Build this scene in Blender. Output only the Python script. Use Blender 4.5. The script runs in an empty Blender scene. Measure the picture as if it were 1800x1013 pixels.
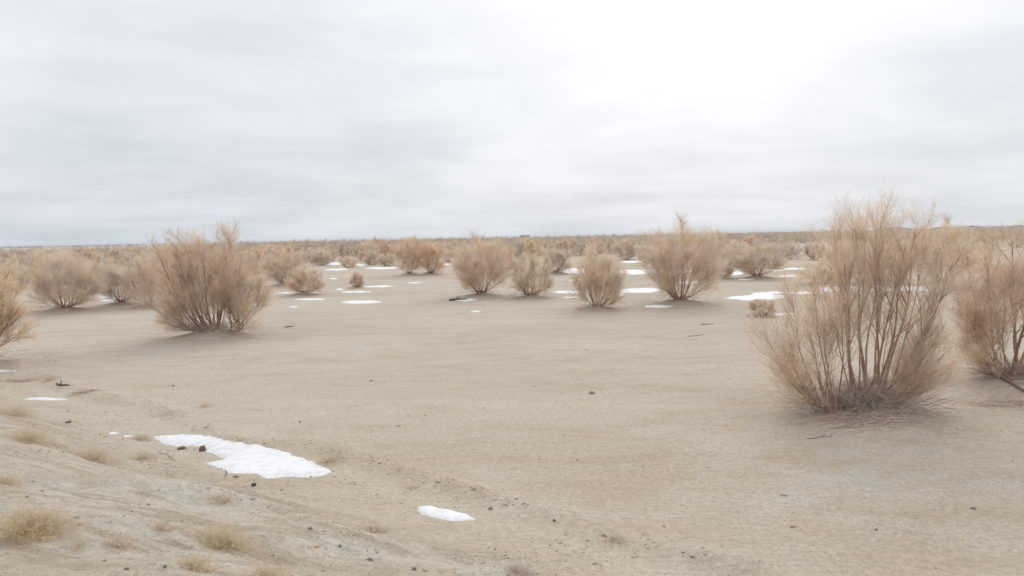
import bpy, math, random
import numpy as np
from mathutils import Matrix, Vector
from mathutils.geometry import delaunay_2d_cdt

S = bpy.context.scene
COL = S.collection
rad = math.radians

# ------------------------------------------------------------------ camera
EYE = 3.0            # metres above the plain
FPX = 1300.0         # focal length in pixels of an 1800 px wide picture
PITCH = math.atan(90.0 / FPX)
ROLL = 0.0195
Rv = np.array([math.cos(ROLL), 0.0, -math.sin(ROLL)])
F0 = np.array([0.0, math.cos(PITCH), -math.sin(PITCH)])
Rv = Rv - F0 * Rv.dot(F0); Rv /= np.linalg.norm(Rv)
Uv = np.cross(Rv, F0)
cam = bpy.data.cameras.new("camera")
cam.lens = 36.0 * FPX / 1800.0; cam.sensor_width = 36.0
cam.clip_start = 0.1; cam.clip_end = 30000.0
camo = bpy.data.objects.new("camera", cam); COL.objects.link(camo)
M = Matrix(((Rv[0], Uv[0], -F0[0], 0), (Rv[1], Uv[1], -F0[1], 0), (Rv[2], Uv[2], -F0[2], EYE), (0, 0, 0, 1)))
camo.matrix_world = M
S.camera = camo

# ------------------------------------------------------------------ light
SUN_AZ = rad(14.0)     # to the right of the view axis (+Y)
SUN_EL = rad(33.0)
sdir = Vector((math.sin(SUN_AZ) * math.cos(SUN_EL), math.cos(SUN_AZ) * math.cos(SUN_EL), math.sin(SUN_EL)))
sl = bpy.data.lights.new("sun", 'SUN'); sl.energy = 0.8; sl.angle = rad(38.0); sl.color = (1.0, 0.965, 0.91)
so = bpy.data.objects.new("sun", sl); COL.objects.link(so)
so.rotation_euler = sdir.to_track_quat('Z', 'Y').to_euler()
so.location = (0, 0, 60)

S.view_settings.view_transform = 'Standard'
S.view_settings.look = 'None'
S.view_settings.exposure = 0.25
S.view_settings.gamma = 1.0
S.view_settings.use_curve_mapping = False
S.cycles.max_bounces = 8
S.cycles.diffuse_bounces = 8
S.cycles.transparent_max_bounces = 4


class NT:
    """small helper to wire shader nodes"""
    def __init__(self, tree):
        self.t = tree; self.n = tree.nodes; self.l = tree.links

    def node(self, kind, **kw):
        nd = self.n.new(kind)
        for k, v in kw.items():
            if k.startswith('i_'):
                key = k[2:].replace('_', ' ')
                nd.inputs[key].default_value = v
            else:
                setattr(nd, k, v)
        return nd

    def put(self, sock, v):
        if isinstance(v, bpy.types.NodeSocket):
            self.l.new(v, sock)
        elif v is not None:
            if isinstance(v, (tuple, list)) and len(v) == 3 and sock.type == 'RGBA':
                v = (*v, 1.0)
            sock.default_value = v

    def math(self, op, a, b=None, c=None, clamp=False):
        nd = self.n.new('ShaderNodeMath'); nd.operation = op; nd.use_clamp = clamp
        self.put(nd.inputs[0], a)
        if b is not None: self.put(nd.inputs[1], b)
        if c is not None: self.put(nd.inputs[2], c)
        return nd.outputs[0]

    def vmath(self, op, a, b=None):
        nd = self.n.new('ShaderNodeVectorMath'); nd.operation = op
        self.put(nd.inputs[0], a)
        if b is not None: self.put(nd.inputs[1], b)
        return nd.outputs['Value'] if op in ('DOT_PRODUCT', 'LENGTH') else nd.outputs[0]

    def mix(self, f, a, b, mode='MIX'):
        nd = self.n.new('ShaderNodeMix'); nd.data_type = 'RGBA'; nd.blend_type = mode
        self.put(nd.inputs[0], f); self.put(nd.inputs[6], a); self.put(nd.inputs[7], b)
        return nd.outputs[2]

    def noise(self, vec, scale, detail=4.0, rough=0.55, dist=0.0):
        nd = self.n.new('ShaderNodeTexNoise')
        self.put(nd.inputs['Vector'], vec)
        nd.inputs['Scale'].default_value = scale; nd.inputs['Detail'].default_value = detail
        nd.inputs['Roughness'].default_value = rough; nd.inputs['Distortion'].default_value = dist
        return nd.outputs[0]

    def ramp(self, f, lo, hi, a=0.0, b=1.0, smooth=True):
        nd = self.n.new('ShaderNodeMapRange')
        nd.interpolation_type = 'SMOOTHSTEP' if smooth else 'LINEAR'
        self.put(nd.inputs[0], f)
        for i, v in enumerate((lo, hi, a, b)): nd.inputs[i + 1].default_value = v
        return nd.outputs[0]

    def scalev(self, vec, sx, sy, sz, rot=0.0):
        nd = self.n.new('ShaderNodeMapping')
        self.put(nd.inputs[0], vec)
        nd.inputs['Scale'].default_value = (sx, sy, sz); nd.inputs['Rotation'].default_value = (0, 0, rot)
        return nd.outputs[0]


# overcast sky: a Nishita sky almost wholly covered by layered cloud
W = bpy.data.worlds.new("World"); S.world = W; W.use_nodes = True
W.node_tree.nodes.clear()
w = NT(W.node_tree)
sky = w.node('ShaderNodeTexSky'); sky.sky_type = 'NISHITA'; sky.sun_disc = False
sky.sun_elevation = SUN_EL; sky.sun_rotation = SUN_AZ
sky.altitude = 100; sky.dust_density = 2.0
tc = w.node('ShaderNodeTexCoord')
D = w.vmath('NORMALIZE', tc.outputs['Generated'])
sp = w.node('ShaderNodeSeparateXYZ'); w.put(sp.inputs[0], D)
zc = w.math('MAXIMUM', sp.outputs[2], 0.0)
inv = w.math('DIVIDE', 1.0, w.math('ADD', zc, 0.13))
cmb = w.node('ShaderNodeCombineXYZ')
w.put(cmb.inputs[0], w.math('MULTIPLY', sp.outputs[0], inv)); w.put(cmb.inputs[1], w.math('MULTIPLY', sp.outputs[1], inv))
P = cmb.outputs[0]
n1 = w.noise(w.scalev(P, 0.45, 0.42, 1.0, 0.2), 1.0, 5.0, 0.5, 0.6)
n2 = w.noise(w.scalev(P, 1.0, 1.2, 1.0, -0.1), 1.2, 9.0, 0.6, 0.5)
n3 = w.noise(w.scalev(D, 1.6, 1.6, 6.0), 2.6, 9.0, 0.62, 0.4)
cl = w.math('ADD', w.math('MULTIPLY', w.ramp(n1, 0.34, 0.66), 0.48), w.math('MULTIPLY', w.ramp(n2, 0.28, 0.72), 0.34))
cl = w.math('ADD', cl, w.math('MULTIPLY', w.ramp(n3, 0.25, 0.75), 0.18))      # 0..1, mean .5
GL_AZ, GL_EL = rad(16.0), rad(31.0)
gd = (math.sin(GL_AZ) * math.cos(GL_EL), math.cos(GL_AZ) * math.cos(GL_EL), math.sin(GL_EL))
dt = w.vmath('DOT_PRODUCT', D, gd)
glow = w.math('EXPONENT', w.math('MULTIPLY', w.math('SUBTRACT', 1.0, dt), -16.0))
lum = w.math('ADD', 0.63, w.math('MULTIPLY', glow, 0.25))
lum = w.math('ADD', lum, w.math('MULTIPLY', zc, 0.36))
lum = w.math('ADD', lum, w.math('MULTIPLY', w.math('SUBTRACT', cl, 0.5), 0.20))
ccol = w.mix(w.ramp(lum, 0.6, 0.95, 0, 1, False), (0.93, 0.985, 1.075), (1.0, 1.0, 1.005))
# just above the skyline the cloud deck thins to a pale blue-grey band
band = w.ramp(sp.outputs[2], 0.0, 0.07, 1.0, 0.0)
ccol = w.mix(w.math('MULTIPLY', band, 0.6), ccol, (0.90, 0.985, 1.08))
vm = w.n.new('ShaderNodeVectorMath'); vm.operation = 'SCALE'
w.put(vm.inputs[0], ccol); w.put(vm.inputs['Scale'], w.math('MULTIPLY', lum, 10.0))
skc = w.mix(0.95, sky.outputs[0], vm.outputs[0])
bg = w.node('ShaderNodeBackground'); w.put(bg.inputs[0], skc); bg.inputs[1].default_value = 0.10
ow = w.node('ShaderNodeOutputWorld'); w.l.new(bg.outputs[0], ow.inputs[0])


# ------------------------------------------------------------------ terrain function
def _hash(ix, iy, s):
    n = (ix.astype(np.int64) * 374761393 + iy.astype(np.int64) * 668265263 + s * 1274126177) & 0xFFFFFFFF
    n = ((n ^ (n >> 13)) * 1274126177) & 0xFFFFFFFF
    n = (n ^ (n >> 16)) & 0xFFFFFF
    return n / float(0xFFFFFF)


def vn(x, y, s=0):
    """value noise, -1..1"""
    ix = np.floor(x); iy = np.floor(y); fx = x - ix; fy = y - iy
    fx = fx * fx * fx * (fx * (fx * 6 - 15) + 10); fy = fy * fy * fy * (fy * (fy * 6 - 15) + 10)
    a = _hash(ix, iy, s); b = _hash(ix + 1, iy, s); c = _hash(ix, iy + 1, s); d = _hash(ix + 1, iy + 1, s)
    return (a + (b - a) * fx + (c - a) * fy + (a - b - c + d) * fx * fy) * 2 - 1


def sstep(a, b, x):
    t = np.clip((x - a) / (b - a), 0, 1)
    return t * t * (3 - 2 * t)


def dune_s(x, y):
    s = 6.27 - (0.63 * x + 0.776 * y)
    return s + 0.28 * vn(x * 0.45, y * 0.45, 5) + 0.1 * vn(x * 1.3, y * 1.3, 6)


MOUNDS = []


def height(x, y, mounds=True):
    x = np.asarray(x, float); y = np.asarray(y, float)
    s = dune_s(x, y)
    sp_ = np.log1p(np.exp(np.clip((s - 1.4) * 4.5, -30, 30))) / 4.5
    h = 2.45 * (1 - np.exp(-sp_ * 0.178))
    m = sstep(0.6, 2.5, s)
    h = h + m * (0.075 * vn(x * .55 + y * .5, y * 1.5 - x * .3, 1) + 0.042 * vn(x * 1.6, y * 2.6, 2) + 0.022 * vn(x * 4.5, y * 5.5, 3))
    h = h + 0.11 * np.exp(-((s - 0.05) / 0.24) ** 2) * (0.6 + 0.4 * vn(x * 2, y * 2, 9)) + 0.04 * np.exp(-((s - 1.5) / 0.2) ** 2)
    h = h + 0.02 * vn(x * .3, y * .3, 4) + 0.006 * vn(x * 2.1, y * 2.1, 7) + 0.0025 * vn(x * 9, y * 9, 8)
    d = np.sqrt(x * x + y * y)
    h = h + sstep(50, 260, d) * 0.28 * vn(x * 0.03, y * 0.03, 11) + sstep(25, 120, d) * 0.10 * vn(x * 0.1, y * 0.1, 12)
    if mounds:
        for (mx, my, mr, mh) in MOUNDS:
            q = ((x - mx) ** 2 + (y - my) ** 2) / (mr * mr)
            h = h + np.where(q < 6, mh * np.exp(-q * 1.6), 0)
    return h


def ray(px, py):
    return F0 + Rv * ((px - 900.0) / FPX) - Uv * ((py - 506.5) / FPX)


def at(px, py, mounds=False):
    """the point of the ground seen at picture position px, py of the 1800x1013 photograph"""
    d = ray(px, py)
    ts = 1.5 * (4000 / 1.5) ** np.linspace(0, 1, 900)
    zz = EYE + d[2] * ts
    hh = height(d[0] * ts, d[1] * ts, mounds)
    below = np.nonzero(zz < hh)[0]
    if len(below) == 0: i = len(ts) - 1
    else: i = max(below[0], 1)
    a, b = ts[i - 1], ts[i]
    for _ in range(18):
        m = .5 * (a + b)
        if EYE + d[2] * m < float(height(d[0] * m, d[1] * m, mounds)): b = m
        else: a = m
    return np.array([d[0] * b, d[1] * b, EYE + d[2] * b])


def project(p):
    v = np.asarray(p, float) - np.array([0, 0, EYE])
    z = v @ F0
    return 900 + FPX * (v @ Rv) / z, 506.5 - FPX * (v @ Uv) / z, z


# ------------------------------------------------------------------ mesh helpers
def raw_mesh(name, V, Fc, mats, col=None, smooth=False):
    V = np.ascontiguousarray(V, dtype=np.float32); Fc = np.ascontiguousarray(Fc, dtype=np.int32)
    me = bpy.data.meshes.new(name)
    k = Fc.shape[1]; nf = len(Fc)
    me.vertices.add(len(V)); me.vertices.foreach_set('co', V.ravel())
    me.loops.add(nf * k); me.loops.foreach_set('vertex_index', Fc.ravel())
    me.polygons.add(nf); me.polygons.foreach_set('loop_start', np.arange(nf, dtype=np.int32) * k)
    if smooth: me.polygons.foreach_set('use_smooth', np.ones(nf, dtype=bool))
    if col is not None:
        ca = me.color_attributes.new('tint', 'FLOAT_COLOR', 'POINT')
        c4 = np.ones((len(V), 4), dtype=np.float32); c4[:, :3] = col
        ca.data.foreach_set('color', c4.ravel())
    me.update(calc_edges=True)
    if mats is not None: me.materials.append(mats)
    return me


def link(name, data, parent=None, **props):
    o = bpy.data.objects.new(name, data); COL.objects.link(o)
    if parent is not None: o.parent = parent
    for k, v in props.items(): o[k] = v
    return o


def unit(v):
    return v / np.maximum(np.linalg.norm(v, axis=-1, keepdims=True), 1e-9)


class Geo:
    def __init__(self): self.v = []; self.f = []; self.c = []; self.n = 0

    def add(self, v, f, c):
        self.v.append(v); self.f.append(f + self.n); self.n += len(v)
        self.c.append(np.broadcast_to(c, (len(v), 3)))

    def mesh(self, name, mat, smooth=False):
        return raw_mesh(name, np.concatenate(self.v), np.concatenate(self.f), mat, np.concatenate(self.c), smooth)


def tangents(P):
    T = np.empty_like(P)
    T[:, 1:-1] = P[:, 2:] - P[:, :-2]; T[:, 0] = P[:, 1] - P[:, 0]; T[:, -1] = P[:, -1] - P[:, -2]
    return unit(T)


def tubes(g, P, R, sides, col):
    N, K, _ = P.shape
    T = tangents(P)
    ref = np.tile(np.array([0.31, 0.87, 0.13]), (N, 1)); ref = ref[:, None, :].repeat(K, 1)
    A = unit(np.cross(T, ref)); B = np.cross(T, A)
    an = np.arange(sides) * 2 * np.pi / sides
    V = P[:, :, None, :] + R[:, :, None, None] * (A[:, :, None, :] * np.cos(an)[None, None, :, None] + B[:, :, None, :] * np.sin(an)[None, None, :, None])
    base = (np.arange(N)[:, None, None] * K + np.arange(K - 1)[None, :, None]) * sides
    j = np.arange(sides)[None, None, :]; j2 = (j + 1) % sides
    Fc = np.stack([base + j, base + j2, base + sides + j2, base + sides + j], -1).reshape(-1, 4)
    if np.ndim(col) == 2: col = np.repeat(col, K * sides, axis=0)
    g.add(V.reshape(-1, 3), Fc, col)


def ribbons(g, P, Wd, rng, col):
    N, K, _ = P.shape
    T = tangents(P)
    rv = unit(rng.normal(size=(N, 1, 3))).repeat(K, 1)
    A = unit(np.cross(T, rv))
    V = np.stack([P - A * Wd[:, :, None] * .5, P + A * Wd[:, :, None] * .5], 2)
    b = (np.arange(N)[:, None] * K + np.arange(K - 1)[None, :]) * 2
    Fc = np.stack([b, b + 1, b + 3, b + 2], -1).reshape(-1, 4)
    if np.ndim(col) == 2: col = np.repeat(col, K * 2, axis=0)
    g.add(V.reshape(-1, 3), Fc, col)


def sample(P, idx, t):
    K = P.shape[1]; u = t * (K - 1); i = np.clip(u.astype(int), 0, K - 2); f = (u - i)[:, None]
    a = P[idx, i]; b = P[idx, i + 1]
    return a + (b - a) * f, unit(b - a)


def sprout(P, n, t0, t1, ang, L, K, rng, trop=.25, curl=.15, wob=.05, tpow=1.0):
    """n children on every curve of P; L(idx, t) gives lengths"""
    N = len(P)
    idx = np.repeat(np.arange(N), n)
    t0 = t0[idx] if np.ndim(t0) else t0
    t = t0 + (t1 - t0) * rng.random(len(idx)) ** tpow
    pos, tan = sample(P, idx, t)
    a = np.radians(rng.uniform(ang[0], ang[1], len(idx)))[:, None]
    perp = unit(np.cross(tan, unit(rng.normal(size=(len(idx), 3)))))
    d = tan * np.cos(a) + perp * np.sin(a); d[:, 2] += trop; d = unit(d)
    ln = L(idx, t)[:, None, None]
    u = np.linspace(0, 1, K)[None, :, None]
    side = unit(rng.normal(size=(len(idx), 3)))[:, None, :]
    C = pos[:, None, :] + d[:, None, :] * ln * u + np.array([0, 0, 1.0]) * curl * ln * u * u + side * wob * ln * np.sin(u * 3.0 + 0.0) * u
    return C, idx, t


# colours of the twigs (albedo)
PINK = np.array([.74, .61, .53]); TAN = np.array([.74, .655, .56]); YEL = np.array([.80, .66, .49])
GREY = np.array([.68, .60, .54]); BARK = np.array([.47, .365, .31]); PALE = np.array([.55, .45, .36])


def stem_curves(stems, K, rng, lean=.55):
    """stems: list of (base, tip); vase shaped curves"""
    B = np.array([s[0] for s in stems], float); E = np.array([s[1] for s in stems], float)
    V = E - B; L = np.linalg.norm(V, axis=1, keepdims=True)
    out = V.copy(); out[:, 2] = 0
    d0 = unit(out * (1.0 + lean) + np.array([0, 0, 1.0]) * np.abs(V[:, 2:3]) * (1 - lean * .55))
    low = np.clip(V[:, 2:3] / np.maximum(L, 1e-6), 0, 1)
    up = unit(unit(V) * (1.0 - .25 * low) + np.array([0, 0, 1.0]) * .55 * low)
    u = np.linspace(0, 1, K)[None, :, None]
    P0 = B[:, None, :]; P1 = (B + d0 * L * .36)[:, None, :]; P2 = (E - up * L * .36)[:, None, :]; P3 = E[:, None, :]
    C = P0 * (1 - u) ** 3 + 3 * P1 * u * (1 - u) ** 2 + 3 * P2 * u * u * (1 - u) + P3 * u ** 3
    ph = rng.uniform(0, 6.28, (len(B), 1, 3)); fr = rng.uniform(5, 11, (len(B), 1, 3))
    C = C + np.sin(u * fr + ph) * L[:, None, :] * .012 * np.sin(u * 3.14159)
    return C, L[:, 0]


def twig_tint(base, n, rng, spread=.10):
    b = base[None, :] * (1 + rng.normal(0, spread, (n, 1)))
    hue = rng.normal(0, .03, (n, 1))
    return np.clip(b * np.concatenate([1 + hue, np.ones((n, 1)), 1 - hue], 1), .05, .8)


def shrub_geo(stems, seed, size, n2=14, n3=9, n4=8, w4=.004, stem_r=.02, sides=5, cols=(PINK, TAN, YEL),
              t_low=.2, K1=10, tube3=True, l2=.30, l3=.42, l4=(.05, .15), lean=.55, brush=None, k4=3, ang2=(12, 46)):
    """returns ([stem meshes as Geo], twigs Geo). size = height in metres"""
    rng = np.random.default_rng(seed)
    C1, L1 = stem_curves(stems, K1, rng, lean)
    out = []
    thick = rng.uniform(.32, 1.25, len(stems)) * stem_r * (L1 / size) ** .5
    u1 = np.linspace(0, 1, K1)
    for i in range(len(stems)):
        g = Geo()
        R = thick[i] * (1 - u1 * .86)
        tubes(g, C1[i:i + 1], R[None, :], sides, BARK * rng.uniform(.62, 1.15) * np.array([1.05, .97, .93]))
        out.append(g)
    tw = Geo()
    # second order limbs, forking sharply upward
    tl = np.where(C1[:, -1, 2] < size * .5, min(.12, t_low), t_low)
    C2, i1, t2 = sprout(C1, n2, tl, .98, ang2, lambda i, t: (.5 * L1[i] + .42 * size) * l2 * (1.2 - .75 * t) * rng.uniform(.55, 1.2, len(i)), 6, rng, .22, .16, .05)
    L2 = np.linalg.norm(C2[:, -1] - C2[:, 0], axis=1)
    r2 = (thick[i1] * (.50 - .25 * t2))[:, None] * np.linspace(1, .22, 6)[None, :]
    c2 = twig_tint(BARK * 1.25 if w4 < .015 else TAN * .88, len(C2), rng, .12)
    tubes(tw, C2, np.maximum(r2, w4 * .45), 3, c2)
    C1b = np.concatenate([C2], 0)
    C3, i2, t3 = sprout(C1b, n3, .12, 1.0, (18, 52), lambda i, t: (L2[i] * l3 + .10 * size / 3) * (1.15 - .5 * t) * rng.uniform(.6, 1.25, len(i)), 4, rng, .18, .10, .06)
    L3 = np.linalg.norm(C3[:, -1] - C3[:, 0], axis=1)
    # colour follows each limb's own kind: some limbs reddish, some straw coloured
    mixk = rng.random(len(C2))
    zt = np.clip(C2[:, -1, 2] / size, 0, 1)
    cp = np.where((mixk < .42)[:, None], cols[0], np.where((mixk < .82)[:, None], cols[1], cols[2]))
    yel = np.clip((zt - .62) * 1.6, 0, .75)[:, None]
    cp = cp * (1 - yel) + cols[2] * yel
    cp = np.where((rng.random(len(C2)) < .07)[:, None], GREY * .8, cp)
    c3 = np.clip(cp[i2] * (1 + rng.normal(0, .08, (len(C3), 1))), .05, .8)
    if tube3: tubes(tw, C3, np.full((len(C3), 1), w4 * .62) * np.linspace(1, .5, 4)[None, :], 3, c3 * .93)
    else: ribbons(tw, C3, np.full((len(C3), 1), w4 * 1.2) * np.linspace(1, .5, 4)[None, :], rng, c3)
    if n4:
        C4, i3, t4 = sprout(C3, n4, .1, 1.0, (20, 68), lambda i, t: rng.uniform(l4[0], l4[1], len(i)) * (size / 3) ** .5, k4, rng, .10, .04, .1)
        ribbons(tw, C4, np.full((len(C4), 1), w4) * np.linspace(1, .45, k4)[None, :], rng, np.clip(c3[i3] * (1 + rng.normal(.06, .07, (len(C4), 1))), .05, .85))
    if brush:
        bw, bd, bh, nb = brush
        a = rng.uniform(0, 6.283, nb); rr = np.abs(rng.normal(0, .62, nb))
        st = np.stack([np.cos(a) * rr * bw * .42, np.sin(a) * rr * bd * .42, rng.uniform(-.02, .05, nb)], 1)
        dd = unit(np.stack([np.cos(a) * rr * 1.1 + rng.normal(0, .5, nb), np.sin(a) * rr * 1.1 + rng.normal(0, .5, nb), rng.uniform(.05, 1.3, nb)], 1))
        ln = rng.uniform(.3, 1.15, nb)[:, None, None] * bh
        u = np.linspace(0, 1, 5)[None, :, None]
        CB = st[:, None, :] + dd[:, None, :] * ln * u + unit(rng.normal(size=(nb, 3)))[:, None, :] * ln * .16 * np.sin(u * 4) - np.array([0, 0, 1.]) * ln * u * u * .22
        CB[:, :, 2] = np.maximum(CB[:, :, 2], .0)
        bg_ = Geo()
        cb = twig_tint(GREY, nb, rng, .16)
        tubes(bg_, CB, np.full((nb, 1), .0045) * np.linspace(1, .4, 5)[None, :], 3, cb)
        CC, ib, _ = sprout(CB, 7, .15, 1.0, (30, 75), lambda i, t: rng.uniform(.05, .17, len(i)), 3, rng, 0, -.05, .12)
        ribbons(bg_, CC, np.full((len(CC), 1), w4 * .95) * np.linspace(1, .5, 3)[None, :], rng, np.clip(cb[ib] * 1.12, .05, .8))
        return out, tw, bg_
    return out, tw, None


# ------------------------------------------------------------------ materials
def mat_new(name):
    m = bpy.data.materials.new(name); m.use_nodes = True; m.node_tree.nodes.clear()
    n = NT(m.node_tree)
    b = n.node('ShaderNodeBsdfPrincipled'); o = n.node('ShaderNodeOutputMaterial')
    n.l.new(b.outputs[0], o.inputs[0])
    return m, n, b


def twig_material():
    m, n, b = mat_new('dry_twig')
    a = n.node('ShaderNodeAttribute', attribute_name='tint')
    oi = n.node('ShaderNodeObjectInfo')
    tcx = n.node('ShaderNodeTexCoord')
    v = n.noise(tcx.outputs['Object'], 1.6, 3.0, .6)
    c = n.mix(1.0, a.outputs['Color'], oi.outputs['Color'], 'MULTIPLY')
    f = n.ramp(v, .3, .7, .88, 1.12)
    cc = n.node('ShaderNodeCombineXYZ')
    for i in range(3): n.put(cc.inputs[i], f)
    c = n.mix(1.0, c, cc.outputs[0], 'MULTIPLY')
    n.put(b.inputs['Base Color'], c); b.inputs['Roughness'].default_value = .85
    b.inputs['Specular IOR Level'].default_value = .15
    tr = n.node('ShaderNodeBsdfTranslucent'); n.put(tr.inputs[0], c)      # thin dry twiglets let light through
    mx = n.node('ShaderNodeMixShader'); mx.inputs[0].default_value = .48
    n.l.new(b.outputs[0], mx.inputs[1]); n.l.new(tr.outputs[0], mx.inputs[2])
    n.l.new(mx.outputs[0], n.n['Material Output'].inputs[0])
    return m


def bark_material():
    m, n, b = mat_new('shrub_bark')
    a = n.node('ShaderNodeAttribute', attribute_name='tint')
    tcx = n.node('ShaderNodeTexCoord')
    v = n.noise(n.scalev(tcx.outputs['Object'], 60, 60, 8), 1.0, 5.0, .65)
    c = n.mix(n.ramp(v, .3, .7), (.6, .55, .52), (1.35, 1.25, 1.15))
    c = n.mix(1.0, a.outputs['Color'], c, 'MULTIPLY')
    n.put(b.inputs['Base Color'], c); b.inputs['Roughness'].default_value = .8
    bp = n.node('ShaderNodeBump'); bp.inputs['Strength'].default_value = .5; bp.inputs['Distance'].default_value = .004
    n.put(bp.inputs['Height'], v); n.l.new(bp.outputs[0], b.inputs['Normal'])
    b.inputs['Specular IOR Level'].default_value = .2
    return m


def ground_material():
    m, n, b = mat_new('desert_sand')
    g = n.node('ShaderNodeNewGeometry'); pos = g.outputs['Position']
    du = n.node('ShaderNodeAttribute', attribute_name='dune').outputs['Fac']
    fr = n.node('ShaderNodeAttribute', attribute_name='frost').outputs['Fac']
    cr = n.node('ShaderNodeAttribute', attribute_name='crust').outputs['Fac']
    big = n.noise(n.scalev(pos, .10, .22, 1, -.15), 1.0, 5.0, .6, .5)
    mid = n.noise(n.scalev(pos, .55, 1.5, 1, .25), 1.0, 6.0, .62, .4)
    fine = n.noise(pos, 14.0, 5.0, .7)
    grain = n.noise(pos, 75.0, 3.0, .75)
    c = n.mix(n.ramp(big, .32, .68), (.45, .378, .292), (.54, .467, .375))
    c = n.mix(n.math('MULTIPLY', n.ramp(mid, .42, .72), .5), c, (.54, .49, .42))
    c = n.mix(n.math('MULTIPLY', n.ramp(mid, .48, .28), .35), c, (.365, .30, .225))
    # pale salt crust, broken in patches
    ck = n.math('MULTIPLY', cr, n.ramp(n.noise(n.scalev(pos, 1.1, 2.4, 1), 1.0, 8.0, .72), .38, .62))
    c = n.mix(n.math('MULTIPLY', ck, .62), c, (.56, .52, .465))
    # wind blown grey sand of the dune
    ds = n.mix(n.ramp(n.noise(n.scalev(pos, .5, 1.6, 1.0, .45), 1.0, 5.0, .6, .8), .35, .65), (.43, .365, .285), (.515, .475, .415))
    c = n.mix(n.math('MULTIPLY', du, .85), c, ds)
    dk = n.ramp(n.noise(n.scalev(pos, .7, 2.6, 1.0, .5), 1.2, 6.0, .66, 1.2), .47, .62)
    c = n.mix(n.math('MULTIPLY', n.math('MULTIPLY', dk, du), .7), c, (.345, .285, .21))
    tk = n.node('ShaderNodeAttribute', attribute_name='track').outputs['Fac']
    c = n.mix(n.math('MULTIPLY', tk, .6), c, (.54, .485, .395))
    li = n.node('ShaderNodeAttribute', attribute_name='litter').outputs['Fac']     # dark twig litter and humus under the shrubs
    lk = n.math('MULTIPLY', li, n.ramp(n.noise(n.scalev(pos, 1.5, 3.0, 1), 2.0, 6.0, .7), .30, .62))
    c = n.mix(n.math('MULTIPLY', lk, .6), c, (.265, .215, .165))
    # grain
    gr = n.math('ADD', n.ramp(fine, .25, .75, -.5, .5, False), n.ramp(grain, .2, .8, -.6, .6, False))
    f = n.math('ADD', 1.0, n.math('MULTIPLY', gr, .42))
    cx = n.node('ShaderNodeCombineXYZ')
    for i in range(3): n.put(cx.inputs[i], f)
    c = n.mix(1.0, c, cx.outputs[0], 'MULTIPLY')
    # small grit: dark and light grains
    vo = n.node('ShaderNodeTexVoronoi'); n.put(vo.inputs['Vector'], n.scalev(pos, 1, 1, .3)); vo.inputs['Scale'].default_value = 34.0
    vs = n.node('ShaderNodeSeparateColor'); n.put(vs.inputs[0], vo.outputs['Color'])
    near = n.ramp(vo.outputs['Distance'], .22, .34, 1.0, 0.0)
    dark = n.math('MULTIPLY', near, n.ramp(vs.outputs[0], .88, .90))
    lite = n.math('MULTIPLY', near, n.ramp(vs.outputs[1], .86, .88))
    c = n.mix(n.math('MULTIPLY', dark, .55), c, (.22, .185, .15))
    c = n.mix(n.math('MULTIPLY', lite, .5), c, (.64, .60, .53))
    # frost and last snow grains between the sand grains
    v2 = n.node('ShaderNodeTexVoronoi'); n.put(v2.inputs['Vector'], n.scalev(pos, 1, 1.2, .3)); v2.inputs['Scale'].default_value = 48.0
    v2s = n.node('ShaderNodeSeparateColor'); n.put(v2s.inputs[0], v2.outputs['Color'])
    fm = n.math('MULTIPLY', fr, n.ramp(n.noise(n.scalev(pos, .9, 1.5, 1), 1.0, 5.0, .65), .40, .64))
    sel = n.ramp(n.math('ADD', v2s.outputs[2], n.math('MULTIPLY', fm, .55)), .92, .98)
    sel = n.math('MULTIPLY', sel, n.ramp(v2.outputs['Distance'], .34, .46, 1.0, 0.0))
    sel = n.math('MULTIPLY', sel, n.ramp(fm, .02, .2))
    c = n.mix(n.math('MULTIPLY', fm, .12), c, (.58, .58, .59))
    c = n.mix(n.math('MULTIPLY', sel, .42), c, (.74, .75, .77))
    n.put(b.inputs['Base Color'], c); b.inputs['Roughness'].default_value = .95
    b.inputs['Specular IOR Level'].default_value = .12
    # relief
    rip = n.node('ShaderNodeTexWave', wave_type='BANDS', bands_direction='Y')
    n.put(rip.inputs['Vector'], n.scalev(pos, .35, 1.0, 1.0, .35)); rip.inputs['Scale'].default_value = 3.2
    rip.inputs['Distortion'].default_value = 5.0; rip.inputs['Detail'].default_value = 3.0; rip.inputs['Detail Scale'].default_value = 1.6
    hgt = n.math('ADD', n.math('MULTIPLY', fine, .012), n.math('MULTIPLY', grain, .006))
    hgt = n.math('ADD', hgt, n.math('MULTIPLY', n.noise(pos, 3.5, 5.0, .6), .03))
    hgt = n.math('ADD', hgt, n.math('MULTIPLY', n.math('MULTIPLY', rip.outputs['Fac'], n.ramp(mid, .4, .6)), .006))
    hgt = n.math('ADD', hgt, n.math('MULTIPLY', near, .0035))
    bp = n.node('ShaderNodeBump'); bp.inputs['Strength'].default_value = 1.0; bp.inputs['Distance'].default_value = 1.0
    n.put(bp.inputs['Height'], hgt); n.l.new(bp.outputs[0], b.inputs['Normal'])
    return m


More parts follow.
